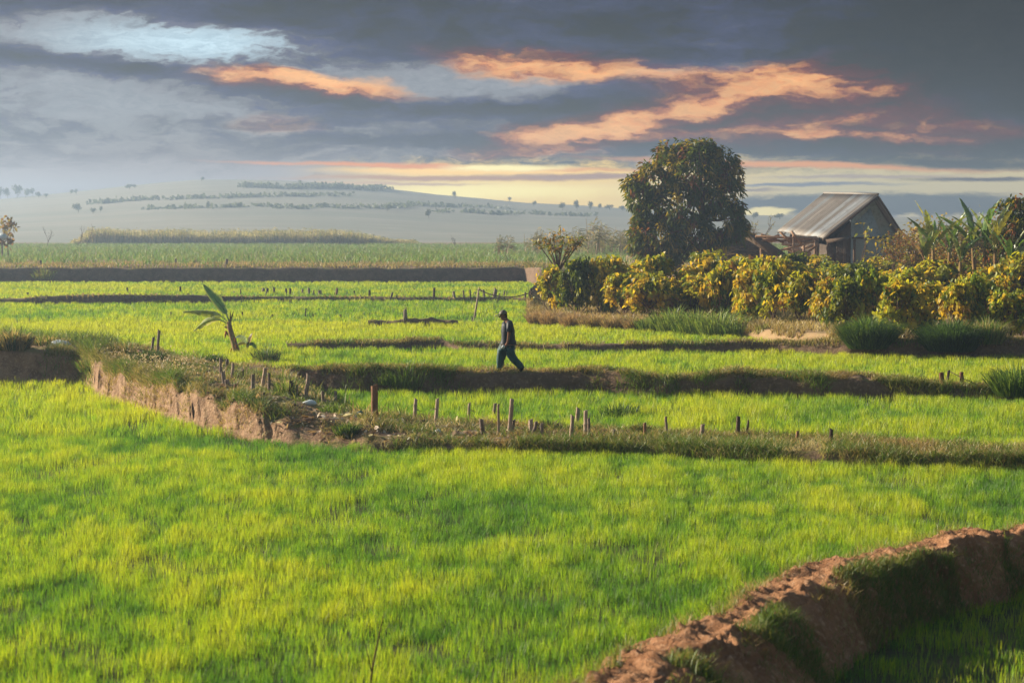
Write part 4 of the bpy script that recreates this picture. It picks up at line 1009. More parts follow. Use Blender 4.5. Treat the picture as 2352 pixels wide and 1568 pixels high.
# hazy clump on the upper field
HB = [(1155, 540), (1225, 528), (1248, 520), (1262, 545), (1278, 535), (1305, 528), (1322, 520), (1345, 508), (1362, 500), (1378, 512), (1395, 518), (1412, 522), (1432, 526), (1450, 532)]
for i, (x, yt) in enumerate(HB):
    D = 228 + (i % 4) * 6; tp_ = at(x, yt, D); z = 1.2; H = tp_.z - z
    r_ = empty('cane_clump', Vector((tp_.x, D, z)), f'windblown plumed cane clump in the haze, {ORD[i]} from the left', 'cane', 'hazy windblown canes')
    n = 15; st = MB(); lf = MB()
    for q in range(n):
        x0, y0 = rng.normal(0, .55), rng.normal(0, .5); h = H * rng.uniform(.55, 1.0); ln = rng.normal(.10, .10) * h
        pts = [Vector((x0, y0, -.1)), Vector((x0 + ln * .25, y0, h * .5)), Vector((x0 + ln * .8, y0, h))]
        st.tube(pts, [.045, .04, .02], 4, (.42, .34, .22) if q % 3 else (.3, .3, .14), cap=False)
        m_ = 8; t = rng.uniform(.45, 1.0, m_); Pn = np.stack([x0 + ln * .8 * t ** 1.5, np.full(m_, y0), h * t], 1)
        d = np.stack([rng.normal(.5, .5, m_), rng.normal(0, .4, m_), rng.uniform(-.2, .9, m_)], 1)
        lf.leaves(Pn, d, rng.normal(0, 1, (m_, 3)), rng.uniform(.6, 1.3, m_), rng.uniform(.07, .13, m_), np.array(((.20, .22, .08), (.36, .30, .16)))[rng.randint(0, 2, m_)] * rng.uniform(.7, 1.2, (m_, 1)), .45)
    st.build('stems', M_GRASS, r_); lf.build('foliage', M_GRASS, r_)

# ------------------------------------------------------------------ trees and shrubs
def branches(mb, p, d, L, r, lev, tips, spread=.6, upb=.15, n=3, col=(.5, .5, .5), crook=.18):
    pts = [p]; cur_ = Vector(p); dd = Vector(d).normalized()
    for i in range(3):
        dd = (dd + Vector(rng.normal(0, crook, 3)) + Vector((0, 0, upb * .3))).normalized(); cur_ = cur_ + dd * L / 3; pts.append(Vector(cur_))
    mb.tube(pts, [r, r * .85, r * .72, r * .6], 5 if lev > 1 else 4, col, cap=False)
    if lev == 0: tips.append((Vector(cur_), dd)); return
    for i in range(n):
        nd = (dd + Vector(rng.normal(0, spread, 3)) + Vector((0, 0, upb))).normalized()
        branches(mb, pts[2] if i % 2 else cur_, nd, L * rng.uniform(.6, .8), r * .55, lev - 1, tips, spread, upb, n, col, crook)
    if lev <= 1: tips.append((Vector(cur_), dd))

def mango():
    D = 139.0; k = D / F; bx = 1600
    base = at(bx, 640, D); base.z = zat(base.x, base.y, .9)
    root = empty('mango_tree', base, 'big dense dark-leaved tree with a lumpy crown left of the hut', 'tree')
    c2 = lambda x, y, d=0: at(x, y, D) - base + Vector((0, d, 0))
    tr = MB()
    tr.tube([Vector((c2(1638, 600).x, 0, -.2)), c2(1634, 580), c2(1625, 545), c2(1618, 510), c2(1612, 470)], [9 * k, 8 * k, 7 * k, 6.5 * k, 5 * k], 9)
    for (x, y, d) in ((1500, 440, -.5), (1560, 380, 1), (1600, 350, -1), (1660, 400, .5), (1690, 500, 1), (1520, 540, -1)):
        tr.tube([c2(1618, 505), c2((1618 + x) / 2, (500 + y) / 2 + 6, d), c2(x, y, d * 2)], [5 * k, 3.2 * k, 1.2 * k], 6)
    tr.tube([Vector((c2(1535, 600).x, 0, -.2)), c2(1538, 575), c2(1545, 540)], [3 * k, 2.6 * k, 2 * k], 6)
    tr.tube([Vector((c2(1556, 610).x, 0, -.2)), c2(1566, 590), c2(1590, 555)], [2.5 * k, 2.2 * k, 1.6 * k], 6)
    tr.build('trunk', M_BARK, root, True)
    BL = [(1590, 395, 66), (1535, 372, 34), (1618, 360, 36), (1652, 380, 40), (1680, 398, 26), (1560, 350, 20), (1588, 346, 18), (1618, 342, 18), (1528, 352, 16), (1644, 352, 14), (1500, 412, 38), (1462, 425, 24), (1448, 428, 16), (1475, 455, 30), (1505, 480, 34), (1560, 470, 62), (1640, 455, 52), (1680, 440, 26), (1692, 470, 16), (1660, 500, 42),
          (1690, 520, 22), (1698, 532, 15), (1600, 525, 50), (1520, 540, 52), (1480, 530, 30), (1468, 555, 20), (1485, 570, 24), (1530, 580, 28), (1560, 560, 34), (1625, 545, 26), (1470, 505, 14), (1668, 545, 16), (1548, 596, 14)]
    mb = MB(); NL = 0
    for (x, y, r) in BL:
        rr = r * k; nc = int(10 + 40 * rr ** 1.8)
        u = rng.normal(0, 1, (nc, 3)); u /= np.linalg.norm(u, axis=1, keepdims=True)
        rad = rr * rng.uniform(.55, 1.02, nc) ** .5
        cen = np.array(c2(x, y, rng.uniform(-.25, .25) * r * k)) + u * rad[:, None] * (1, 1.15, 1)
        hole = fbm(cen[:, 0] * .8 + 3, cen[:, 2] * .8 + 9, 3)
        keep = hole > (.355 if x > 1600 else .27); cen = cen[keep]; u = u[keep]
        nc = len(cen); per = 13
        Pn = np.repeat(cen, per, 0) + rng.normal(0, .16, (nc * per, 3))
        d = np.repeat(u, per, 0) * .7 + rng.normal(0, .65, (nc * per, 3)); d[:, 2] -= .55
        hue = np.repeat(rng.rand(nc), per); base_c = np.array((.075, .108, .012)) * np.ones((nc * per, 1))
        base_c = np.where((hue < .10)[:, None], np.array((.17, .075, .045)), base_c); base_c = np.where((hue > .72)[:, None], np.array((.29, .23, .025)), base_c)
        base_c *= rng.uniform(.65, 1.35, (nc * per, 1))
        mb.leaves(Pn, d, rng.normal(0, 1, (nc * per, 3)), rng.uniform(.28, .48, nc * per), rng.uniform(.10, .15, nc * per), base_c, .35); NL += nc * per
    mb.build('crown', M_MANGO, root)
    print('mango leaves', NL)
mango()

OCH, OLV, GR2, BRN = np.array((.50, .39, .045)), np.array((.33, .36, .032)), np.array((.12, .18, .022)), np.array((.22, .12, .04))
def shrub_proto(seed, H, wid, nleaf, mix, ll=.25):
    st = rng.get_state(); rng.seed(seed)
    tips = []; tb = MB()
    for i in range(5):
        a = rng.uniform(0, 6.28); branches(tb, Vector((rng.normal(0, .06), rng.normal(0, .06), -.1)), Vector((math.cos(a) * .35, math.sin(a) * .35, 1)), H * .42, .035, 2, tips, .55, .35, 3)
    T = np.array([tuple(t[0]) for t in tips]); T[:, :2] *= wid / max(np.abs(T[:, :2]).max(), .1); T[:, 2] *= H * .92 / T[:, 2].max()
    nc = rng.randint(20, 27); a = rng.uniform(0, 6.28, nc); zc = rng.uniform(.30, .95, nc); rc = wid * np.sqrt(rng.uniform(.05, 1.0, nc)) * np.clip(1.25 - zc * .75, .25, 1)
    C0 = np.stack([np.cos(a) * rc, np.sin(a) * rc, zc * H], 1); rad = rng.uniform(.20, .40, nc) * wid
    n = len(T); kx = rng.randint(0, nc, int(nleaf / 9)); u = rng.normal(0, 1, (len(kx), 3)); u /= np.linalg.norm(u, axis=1, keepdims=True)
    cen = C0[kx] + u * (rad[kx] * rng.uniform(.5, 1.05, len(kx)))[:, None] * (1, 1, 1.25)
    tone = rng.choice(4, nc, p=(.38, .35, .22, .05))
    per = 9; Pn = np.repeat(cen, per, 0) + rng.normal(0, .09, (len(cen) * per, 3)) * (1, 1, 1.5)
    d = rng.normal(0, .6, Pn.shape); d[:, 2] = -rng.uniform(.3, 1.4, len(Pn))
    ci = np.where(rng.rand(len(cen)) < .55, tone[kx], rng.choice(4, len(cen), p=(.35, .35, .25, .05)))
    c = np.array(mix)[ci]; c = np.repeat(c, per, 0) * rng.uniform(.65, 1.35, (len(Pn), 1))
    for q in range(nc): tb.tube([Vector((0, 0, .15 * H)), Vector(C0[q]) * .55 + Vector((0, 0, .12 * H)), Vector(C0[q])], [.03, .022, .01], 4)
    lb = MB(); lb.leaves(Pn, d, rng.normal(0, 1, Pn.shape), rng.uniform(.7, 1.25, len(Pn)) * ll, rng.uniform(.42, .6, len(Pn)) * ll, c, .2)
    # standing leaves on the shoot tops
    nt_ = len(T); P2 = np.repeat(T, 4, 0); d2 = rng.normal(0, .5, P2.shape); d2[:, 2] = rng.uniform(.2, 1, len(P2))
    c2_ = np.array(mix)[rng.choice(2, len(P2))] * rng.uniform(.8, 1.3, (len(P2), 1)); lb.leaves(P2, d2, rng.normal(0, 1, P2.shape), np.full(len(P2), ll), np.full(len(P2), ll * .5), c2_, .3)
    rng.set_state(st)
    return lb.mesh('crown'), tb.mesh('trunk')
YMIX, GMIX, OMIX = (OCH, OLV, GR2, BRN), (GR2 * .8, OLV * .7, GR2 * .6, OLV), (OLV, OCH, GR2 * 1.3, OLV)
PROTO = {'y': [shrub_proto(s, 2.5, 1.0, 1800, YMIX) for s in (1, 2, 3, 11, 12, 13)], 'o': [shrub_proto(s, 2.5, 1.05, 1700, OMIX) for s in (4, 5, 14, 15)], 'g': [shrub_proto(s, 2.5, 1.0, 2000, GMIX) for s in (6, 7)]}
for L_ in PROTO.values():
    for a, b in L_: a.materials.append(M_LEAF); b.materials.append(M_BARK)
def shrub(kind, v, x, ybase, ytop, w, label, group):
    h = hit(x, ybase) if ybase > 660 else None
    b = h
    D = b.y; top_ = at(x, ytop, D); z = zat(b.x, b.y); H = top_.z - z
    place_shrub(kind, v, b.x, D, z, H, w, label, group)
def place_shrub(kind, v, x, D, z, H, w, label, group):
    a, b = PROTO[kind][v % len(PROTO[kind])]
    r = empty('shrub', (x, D, z), label, 'shrub', group, rng.uniform(0, 6.28)); r.scale = (w, w, H / 2.45)
    link_mesh('crown', a, None, r); link_mesh('trunk', b, None, r)
ROW1 = [('o', 1268, 722, 604, .95), ('g', 1325, 724, 612, 1.0), ('y', 1375, 722, 604, .9), ('y', 1432, 728, 616, .95), ('y', 1490, 730, 612, 1.0), ('y', 1545, 728, 622, .8), ('o', 1600, 728, 606, 1.0), ('y', 1655, 732, 612, .9), ('y', 1715, 738, 606, .95), ('y', 1772, 742, 622, .9), ('y', 1838, 744, 626, .95), ('y', 1895, 745, 640, .8),
        ('g', 1945, 752, 652, .75), ('o', 2000, 752, 622, .9), ('y', 2075, 774, 640, .95), ('y', 2140, 758, 630, .9), ('y', 2200, 764, 622, .9), ('o', 2262, 762, 628, .9), ('y', 2312, 778, 640, .9), ('g', 2350, 772, 650, .8)]
for i, (kd, x, yb, yt, w) in enumerate(ROW1):
    c = {'y': 'yellow-leaved', 'o': 'olive-yellow', 'g': 'dark green'}[kd]
    shrub(kd, i, x, yb, yt + 8 + rng.uniform(-16, 26), w * rng.uniform(.8, 1.05), f'{c} shrub in the front row beside the rice, {ORD[i]} from the left', 'front row of orchard shrubs')
R2 = np.linspace(1395, 2350, 17); R3 = np.linspace(1690, 2345, 12)
for i, x in enumerate(R2):
    D = 96 + 4 * math.sin(i * 1.9); X = (x + rng.uniform(-12, 12) - 1176) / F * D; z = zat(X, D, .4); yt = 602 + 18 * math.sin(i * 2.7) + rng.uniform(-6, 10) + (0 if x < 1900 else 4)
    if 1860 < x < 2060: yt = 622 + rng.uniform(-6, 8)
    kd = 'g' if i in (9, 10) else ('y' if i % 3 else 'o')
    place_shrub(kd, i, X, D, z, at(x, yt, D).z - z, 1.15, f'{"dark green" if kd == "g" else "yellow-leaved"} shrub behind the front row, {ORD[i]} from the left', 'second row of orchard shrubs')
for i, x in enumerate(R3):
    D = 122 + 5 * math.sin(i * 2.3); X = (x + rng.uniform(-10, 10) - 1176) / F * D; z = zat(X, D, .6); yt = 592 + 10 * math.sin(i * 1.7) + (6 if 1860 < x < 2110 else 0)
    kd = ('y', 'o', 'g')[i % 3]
    place_shrub(kd, i + 1, X, D, z, at(x, yt, D).z - z, 1.2, f'{"dark" if kd == "g" else "yellowish"} shrub in the back row below the hut, {ORD[i]} from the left', 'back row of orchard shrubs')

def leafy(name, label, cat, pos, H, wid, lev, nleaf, pal, ll, mat=M_LEAF, spread=.5, upb=.3, r=.04, wr=.55, stems=1, group=None, droop=.3, updir=.2):
    root = empty(name, pos, label, cat, group)
    tips = []; tb = MB()
    for s in range(stems): branches(tb, Vector((0, 0, -.1)), Vector((rng.normal(0, .15), rng.normal(0, .15), 1)), H * .42, r, lev, tips, spread, upb, 3)
    T = np.array([tuple(t[0]) for t in tips]); Dr = np.array([tuple(t[1]) for t in tips])
    mx_ = max(T[:, 2].max(), .1); sc = H / mx_
    for vv in tb.V: vv[:, 2] *= sc
    T[:, 2] *= sc
    tb.build('trunk', M_BARK, root, True)
    if nleaf:
        kx = rng.randint(0, len(T), nleaf); Pn = T[kx] - Dr[kx] * rng.uniform(0, .3 * H / 3, (nleaf, 1)) + rng.normal(0, wid, (nleaf, 3))
        d = rng.normal(0, .7, (nleaf, 3)); d[:, 2] += updir
        pal = np.array(pal); c = pal[rng.randint(0, len(pal), nleaf)] * rng.uniform(.6, 1.4, (nleaf, 1))
        lb = MB(); lb.leaves(Pn, d, rng.normal(0, 1, (nleaf, 3)), rng.uniform(.7, 1.3, nleaf) * ll, rng.uniform(.3, .5, nleaf) * ll * (wr / .4), c, droop)
        lb.build('crown', mat, root)
    return root
def on_ground(x, D, mn=0.0): X = (x - 1176) / F * D; return Vector((X, D, zat(X, D, mn)))
# slim sapling rising over the first shrubs
def sapling():
    D = 94.0; b = on_ground(1282, D, .4); root = empty('sapling', b, 'slim sapling with sparse orange-green leaves rising over the first shrubs', 'sapling')
    tb, lb = MB(), MB(); q = lambda x, y, d=0.0: at(x, y, D) - b + Vector((0, d, 0)); pal = np.array(((.12, .16, .03), (.17, .19, .03), (.34, .20, .05), (.26, .22, .05)))
    for (x, y, d) in ((1232, 556, -.3), (1250, 548, .3), (1262, 566, -.2), (1270, 536, .2), (1288, 522, 0), (1294, 545, -.4), (1312, 548, .3), (1326, 552, -.2), (1340, 546, .1), (1306, 574, .2), (1278, 568, -.3)):
        m_ = q((1282 + x) / 2 + (x - 1282) * .12, 600 + (y - 600) * .45, d * .5); e = q(x, y, d)
        tb.tube([Vector((0, 0, -.1)), q(1282, 625), m_, e], [.045, .04, .028, .010], 5, cap=False)
        n = 26; t = rng.uniform(.45, 1.04, n); Pn = np.array([tuple(m_.lerp(e, a)) for a in t]) + rng.normal(0, .07, (n, 3)); dd = rng.normal(0, .8, (n, 3)); dd[:, 2] += .15
        lb.leaves(Pn, dd, rng.normal(0, 1, (n, 3)), rng.uniform(.16, .30, n), rng.uniform(.06, .11, n), pal[rng.randint(0, 4, n)] * rng.uniform(.6, 1.4, (n, 1)), .3)
    tb.build('trunk', M_BARK, root, True); lb.build('crown', M_LEAF, root)
sapling()
# dark tree at the right edge
b_ = on_ground(2342, 97, .5)
def edge_tree():
    root = empty('dark_tree', b_, 'dark round-leaved tree cut by the right edge of the picture, behind the banana plants', 'tree')
    H = at(2340, 448, 97).z - b_.z; mb = MB(); tb = MB(); tips = []
    branches(tb, Vector((0, 0, -.1)), Vector((0, 0, 1)), H * .34, .10, 3, tips, .5, .3, 3); tb.build('trunk', M_BARK, root, True)
    n = 420; cen = np.stack([rng.normal(0, .8, n), rng.normal(0, .8, n), H * rng.uniform(.3, .97, n)], 1); cen[:, :2] *= (1.15 - (cen[:, 2:] / H) ** 2 * .7)
    Pn = np.repeat(cen, 7, 0) + rng.normal(0, .12, (n * 7, 3)); d = rng.normal(0, .7, Pn.shape); d[:, 2] -= .4
    c = np.array(((.06, .09, .02), (.10, .12, .02), (.22, .18, .03), (.20, .08, .04)))[rng.choice(4, n, p=(.45, .3, .17, .08))]
    mb.leaves(Pn, d, rng.normal(0, 1, Pn.shape), rng.uniform(.16, .28, len(Pn)), rng.uniform(.08, .12, len(Pn)), np.repeat(c, 7, 0) * rng.uniform(.6, 1.4, (n * 7, 1)), .3); mb.build('crown', M_LEAF, root)
edge_tree()
# growth round the hut
b_ = on_ground(1968, 118, .8); leafy('papaya_sapling', 'thin sapling with a flat tuft of bright yellow-green leaves before the gable', 'sapling', b_, at(1972, 512, 118).z - b_.z, .16, 1, 90, ((.30, .34, .05), (.36, .30, .05)), .26, spread=.45, r=.04, stems=2)
for i, (x, yt, D, lab) in enumerate(((2058, 535, 120, 'tangled reddish-brown vine bush growing up the hut gable'), (2092, 545, 118, 'brown leafy vine bush at the right corner of the hut'), (2120, 520, 126, 'sparse dry bush between the hut and the banana plants'))):
    b_ = on_ground(x, D, .8); leafy('vine_bush', lab, 'bush', b_, at(x, yt, D).z - b_.z, .22, 3, 420, ((.16, .08, .05), (.22, .13, .06), (.24, .19, .06), (.12, .13, .04)), .20, spread=.6, r=.04, stems=3, droop=.3)
for i, x in enumerate((2165, 2215, 2285, 2335)):
    b_ = on_ground(x, 108, .7); leafy('reddish_bush', f'reddish-brown undergrowth bush below the right banana plants, {ORD[i]} from the left', 'bush', b_, at(x, 572 + 6 * (i % 2), 108).z - b_.z, .35, 2, 800, ((.17, .09, .05), (.24, .16, .05), (.14, .13, .04), (.26, .21, .05)), .20, spread=.7, r=.04, stems=4, group='reddish bushes below the banana plants')
# hedge of dry growth behind the banana plants
for i, x in enumerate((2135, 2190, 2240, 2290, 2345)):
    D = 140; b_ = on_ground(x, D, 1.0); leafy('pale_bush', f'pale yellowish bush far behind the right banana plants, {ORD[i]} from the left', 'bush', b_, at(x, 520 + 8 * (i % 3), D).z - b_.z, .5, 3, 900, ((.34, .28, .10), (.26, .24, .09), (.38, .30, .13)), .30, spread=.6, r=.05, stems=3, group='pale bushes behind the banana plants')
# bare trees
for (x, yb, yt, D, lab) in ((1742, 560, 490, 190, 'small bare tree between the big tree and the hut roof'), (112, 562, 520, 330, 'leftmost bare hazy tree beside the cane block'), (178, 562, 516, 330, 'bare hazy tree standing in the gap left of the cane block'), (200, 562, 512, 330, 'thin bare hazy tree closest to the cane block'), (1045, 575, 540, 330, 'thin bare tree in the haze right of the cane block')):
    X = (x - 1176) / F * D; b_ = Vector((X, D, 1.3)); leafy('bare_tree', lab, 'tree', b_, at(x, yt, D).z - 1.3, .1, 3, 0 if x != 1742 else 60, ((.3, .3, .2),), .2, spread=.42, r=.10 if x == 1742 else .07)
# little tree and roofed box at the left edge
b_ = on_ground(40, 205, 1.2); b_.x = (14 * 1.0 + 5 - 1176) / F * 205; leafy('small_tree', 'thin small tree with a flat tuft of brown leaves at the left edge', 'tree', b_, at(18, 513, 205).z - b_.z, .30, 1, 180, ((.24, .15, .06), (.20, .18, .06)), .5, spread=.35, r=.07)
def spirit_house():
    D = 205; x = 6; b = Vector(((x - 1176) / F * D, D, 1.25)); k = D / F
    r = empty('spirit_house', b, 'small pale blue-green roofed box raised on a post at the left edge', 'shrine')
    z = lambda y: at(x, y, D).z - b.z
    m = MB(); m.tube([(0, 0, -.1), (0, 0, z(553))], [.10, .10], 8, (1.1, 1.1, 1.1)); m.build('post', M_WOOD, r)
    m = MB(); m.box((0, 0, z(550)), .75, .6, .25); m.build('box', M_BLUEW, r)
    m = MB(); zz = z(547); hh = z(536) - zz
    m.add([(-.55, -.5, zz), (.55, -.5, zz), (.55, .5, zz), (-.55, .5, zz), (-.4, 0, zz + hh), (.4, 0, zz + hh)], [np.array([[0, 1, 5, 4], [2, 3, 4, 5], [3, 2, 1, 0]]), np.array([[1, 2, 5], [3, 0, 4]])]); m.build('roof', M_BLUEW, r)
spirit_house()
# trees far away on the hill
FT = [(4, 424, 16, 22), (20, 430, 20, 24), (42, 424, 26, 30), (62, 434, 22, 20), (78, 432, 14, 18), (92, 440, 16, 14), (108, 444, 12, 10), (165, 436, 14, 10), (178, 434, 10, 12), (300, 423, 22, 12), (312, 424, 14, 8), (465, 408, 14, 8), (182, 466, 26, 22), (215, 477, 16, 14), (232, 474, 12, 14), (480, 462, 10, 18), (552, 464, 16, 16), (360, 450, 14, 8), (690, 415, 10, 8), (890, 472, 24, 12), (985, 480, 16, 22),
      (1045, 438, 12, 18), (1170, 452, 10, 12), (1225, 462, 14, 12), (1292, 465, 18, 18), (1325, 458, 16, 26), (1355, 462, 14, 22), (1375, 468, 12, 14), (1400, 470, 26, 12), (1430, 472, 20, 12), (1560, 485, 24, 14), (1730, 488, 20, 16), (1790, 490, 26, 14), (2130, 488, 26, 18), (2230, 486, 24, 16), (2320, 484, 26, 18)]
def blob_proto(seed):
    st = rng.get_state(); rng.seed(seed); mb = MB(); n = 260
    cs = np.stack([rng.uniform(-.32, .32, 5), rng.uniform(-.3, .3, 5), rng.uniform(.45, .78, 5)], 1); kx = rng.randint(0, 5, n); u = rng.normal(0, 1, (n, 3)); u /= np.linalg.norm(u, axis=1, keepdims=True)
    Pn = cs[kx] + u * rng.uniform(.10, .24, (n, 1)); c = np.array((.09, .115, .075)) * rng.uniform(.6, 1.4, (n, 1))
    mb.leaves(Pn, rng.normal(0, 1, (n, 3)), rng.normal(0, 1, (n, 3)), rng.uniform(.10, .18, n), rng.uniform(.08, .12, n), c, .1)
    tb = MB(); tb.tube([(0, 0, -.1), (.02, 0, .3), (0, 0, .6)], [.03, .025, .015], 5)
    rng.set_state(st); a, b = mb.mesh('crown'), tb.mesh('trunk'); a.materials.append(M_LEAF); b.materials.append(M_BARK); return a, b
FP = [blob_proto(s) for s in (1, 2, 3, 4)]
for i, (x, y, w, h) in enumerate(sorted(FT)):
    hh = hit(x, y + h)
    D = min(hh.y, HD) if hh is not None and hh.y > 400 else HD
    X = (x - 1176) / F * D; z = zat(X, D, .5); k = D / F
    H = max(at(x, y, D).z - z, 2.0); H = min(H, h * k * 1.3)
    r = empty('far_tree', (X, D, z), f'small hazy tree on the distant hill, {ORD[i]} from the left', 'tree', 'hazy trees on the distant hill'); r.scale = (w * k, w * k, H / .95)
    a, b = FP[i % 4]; link_mesh('crown', a, None, r); link_mesh('trunk', b, None, r)
def hedges():
    mb = MB()
    for (x0, y0, x1, y1, hgt, n) in ((560, 431, 885, 436, 9, 1600), (290, 462, 560, 452, 4, 500), (560, 452, 800, 450, 4, 450), (330, 480, 640, 474, 3, 400), (200, 470, 330, 458, 5, 300), (780, 478, 1000, 472, 4, 400), (1000, 488, 1380, 496, 4, 500), (640, 478, 760, 476, 4, 200), (900, 470, 1200, 480, 3, 300)):
        t = rng.rand(n); x = x0 + (x1 - x0) * t; y = y0 + (y1 - y0) * t + (fbm(t * 6, t * 0 + y0, 3) - .5) * 6
        P_ = []
        for a, b in zip(x[::12], y[::12]):
            h = hit(a, b); P_.append(tuple(h) if h is not None and h.y > 300 else tuple(at(a, b, HD)))
        P_ = np.repeat(np.array(P_), 12, 0)[:n]; k = P_[:, 1] / F
        P_ = P_ + np.stack([rng.normal(0, 1.5, n), rng.normal(0, 3, n), rng.rand(n) * hgt * k], 1)
        mb.leaves(P_, rng.normal(0, 1, (n, 3)), rng.normal(0, 1, (n, 3)), rng.uniform(1.0, 2.2, n), rng.uniform(.8, 1.5, n), np.array((.13, .155, .11)) * rng.uniform(.7, 1.3, (n, 1)), .1)  # green greyed towards the hill tone, haze put into the leaf colour
    tag(mb.build('hedgerows', M_GRASS), 'dark hedgerows and strips of woodland across the hazy hill', 'hedge', None, 'stuff')
hedges()

# ------------------------------------------------------------------ grass clumps
def tussock(name, label, pos, H, wd, n, pal, w=.02, arch=.8, group=None, cat='grass clump', mat=M_GRASS, flat=1.0):
    r = empty(name, pos, label, cat, group)
    pal = np.array(pal)
    rr = np.sqrt(rng.rand(n)) * wd * .55; a = rng.uniform(0, 6.28, n); Pn = np.stack([np.cos(a) * rr, np.sin(a) * rr * .8, np.full(n, -.05)], 1)
    hh = H * 1.25 * rng.uniform(.4, 1.05, n); ln = np.stack([np.cos(a), np.sin(a)], 1) * (rr / (wd * .55))[:, None] * hh[:, None] * arch * .8 + rng.normal(0, .18, (n, 2)) * hh[:, None]
    hh = hh * (1 - .25 * (rr / (wd * .55)))
    c = pal[rng.randint(0, len(pal), n)] * rng.uniform(.65, 1.35, (n, 1))
    edge_r = rr / (wd * .55); mb = MB(); mb.blades(Pn, hh, w * rng.uniform(.5, 1.2, n), ln * 1.15, c, np.clip(c * 1.25, 0, 1), .45, 1.0 - .55 * arch * edge_r * rng.uniform(.3, 1.1, n), .72); mb.build('blades', mat, r)
    return r
GD, GM, GL, ST = (.05, .10, .025), (.10, .18, .03), (.20, .28, .05), (.42, .33, .16)
def tus(name, label, x, yb, yt, wpx, n, pal, w, arch=.8, group=None, cat='grass clump'):
    g = hit(x, yb); k = g.y / F; z = zat(g.x, g.y); return tussock(name, label, Vector((g.x, g.y, z)), at(x, yt, g.y).z - z, wpx * k, n, pal, w, arch, group, cat)
tus('grass_clump', 'big round dark grass clump on the low bank in front of the shrubs', 1995, 797, 722, 84, 4200, (GD, GM, GD, GL, GM), .018, .9)
tus('grass_clump', 'wide dark grass clump at the right end of the low bank', 2185, 803, 730, 98, 4400, (GD, GD, GM), .018, .9)
tus('grass_clump', 'pale-tipped upright grass clump rising behind the wide dark clump', 2268, 786, 727, 60, 1000, (GM, GL, ST), .02, .6)
tus('grass_clump', 'tall dark bush of broad grass at the right edge by the walked bank', 2335, 905, 828, 84, 900, (GD, GM, GM, GL), .022, .9)
for i, (x, yb, yt, w) in enumerate(((1500, 752, 716, 60), (1550, 757, 705, 66), (1600, 764, 706, 80), (1655, 768, 708, 80), (1690, 770, 724, 60))):
    tus('tall_grass', f'clump of tall bright green grass below the shrubs, {ORD[i]} from the left', x, yb, yt + rng.uniform(-6, 8), w * 1.15, 520, (GL, GM, (.26, .34, .07), (.30, .36, .09)), .034, .8, 'tall green grass below the shrubs')
for i, (x, yb, yt, w) in enumerate(((1240, 744, 708, 44), (1275, 747, 708, 56), (1320, 750, 712, 56), (1365, 752, 716, 56), (1415, 756, 720, 50), (1460, 756, 724, 44))):
    tus('dry_grass', f'dry pinkish-brown grass clump edging the orchard, {ORD[i]} from the left', x, yb, yt, w, 900, ((.40, .27, .16), (.34, .22, .13), (.46, .34, .20), (.28, .24, .08) if i > 2 else (.36, .24, .14)), .022, .7, 'dry grass clumps edging the orchard')
for (x, yb, yt, w, n, lab, pl) in ((490, 833, 806, 46, 500, 'dark low weed tuft left of the lone banana plant', (GD, GD, GM)), (612, 836, 790, 44, 600, 'dark spiky weed bush right of the lone banana plant', (GD, (.10, .07, .04), GM)), (345, 832, 795, 70, 900, 'dark grassy mound behind the two tall stakes', (GD, (.12, .09, .05), GM)), (800, 1000, 960, 44, 600, 'green leafy weed clump below the brown crooked post', (GD, GM, GL)),
                                     (285, 812, 778, 90, 900, 'dry grass heap at the back of the raised ground', (ST, (.28, .22, .08), GM)), (30, 800, 752, 66, 700, 'dry tangled grass heap at the left edge', (ST, (.28, .22, .08), GD)), (110, 792, 768, 90, 700, 'flattened dry grass heap beside the white rubbish', (ST, (.28, .22, .08), GM)), (1340, 985, 968, 60, 400, 'dark weeds between the leaning stakes and the thin stake', (GD, GM)), (1470, 992, 962, 26, 240, 'small dry weed bush touching the brown stake', (GD, (.14, .11, .04))),
                                     (930, 890, 828, 70, 260, 'long-bladed green grass tuft growing over the walked bank', (GM, GL, GM)), (885, 892, 846, 40, 180, 'shorter green grass tuft on the walked bank face', (GM, GL)), (1022, 868, 820, 12, 14, 'single tall blue-green weed on the walked bank', (GM, GD)), (1425, 962, 915, 70, 380, 'dark blue-green weed patch in the rice behind the stakes', (GD, GM, GD)), (1560, 955, 930, 60, 200, 'small bluish weed patch in the rice right of the larger one', (GM, GD)),
                                     (205, 850, 815, 40, 400, 'grey-green weeds at the corner of the shadowed wall', (GM, ST, GL)), (770, 946, 918, 60, 300, 'green weeds among the short stakes', (GM, GL)), (660, 905, 860, 46, 240, 'long bright weeds between the pale stakes', (GL, GM, (.3, .36, .08))), (1780, 862, 842, 46, 200, 'tuft of cut grass on top of the walked bank', (GL, ST)),
                                     (1260, 985, 955, 44, 300, 'dark creeper heap beside the stake pair', (GD, GM, (.12, .09, .05))), (100, 640, 612, 40, 260, 'yellow-green grass hanging on the earth step at left', (GL, (.32, .30, .06))), (545, 668, 655, 70, 200, 'weedy green patch on the far bank above the lone banana plant', (GM, GL))):
    tus('weed_clump', lab, x, yb, yt, w, n, pl, .014 if yb > 800 else .03, .7, None, 'weeds')
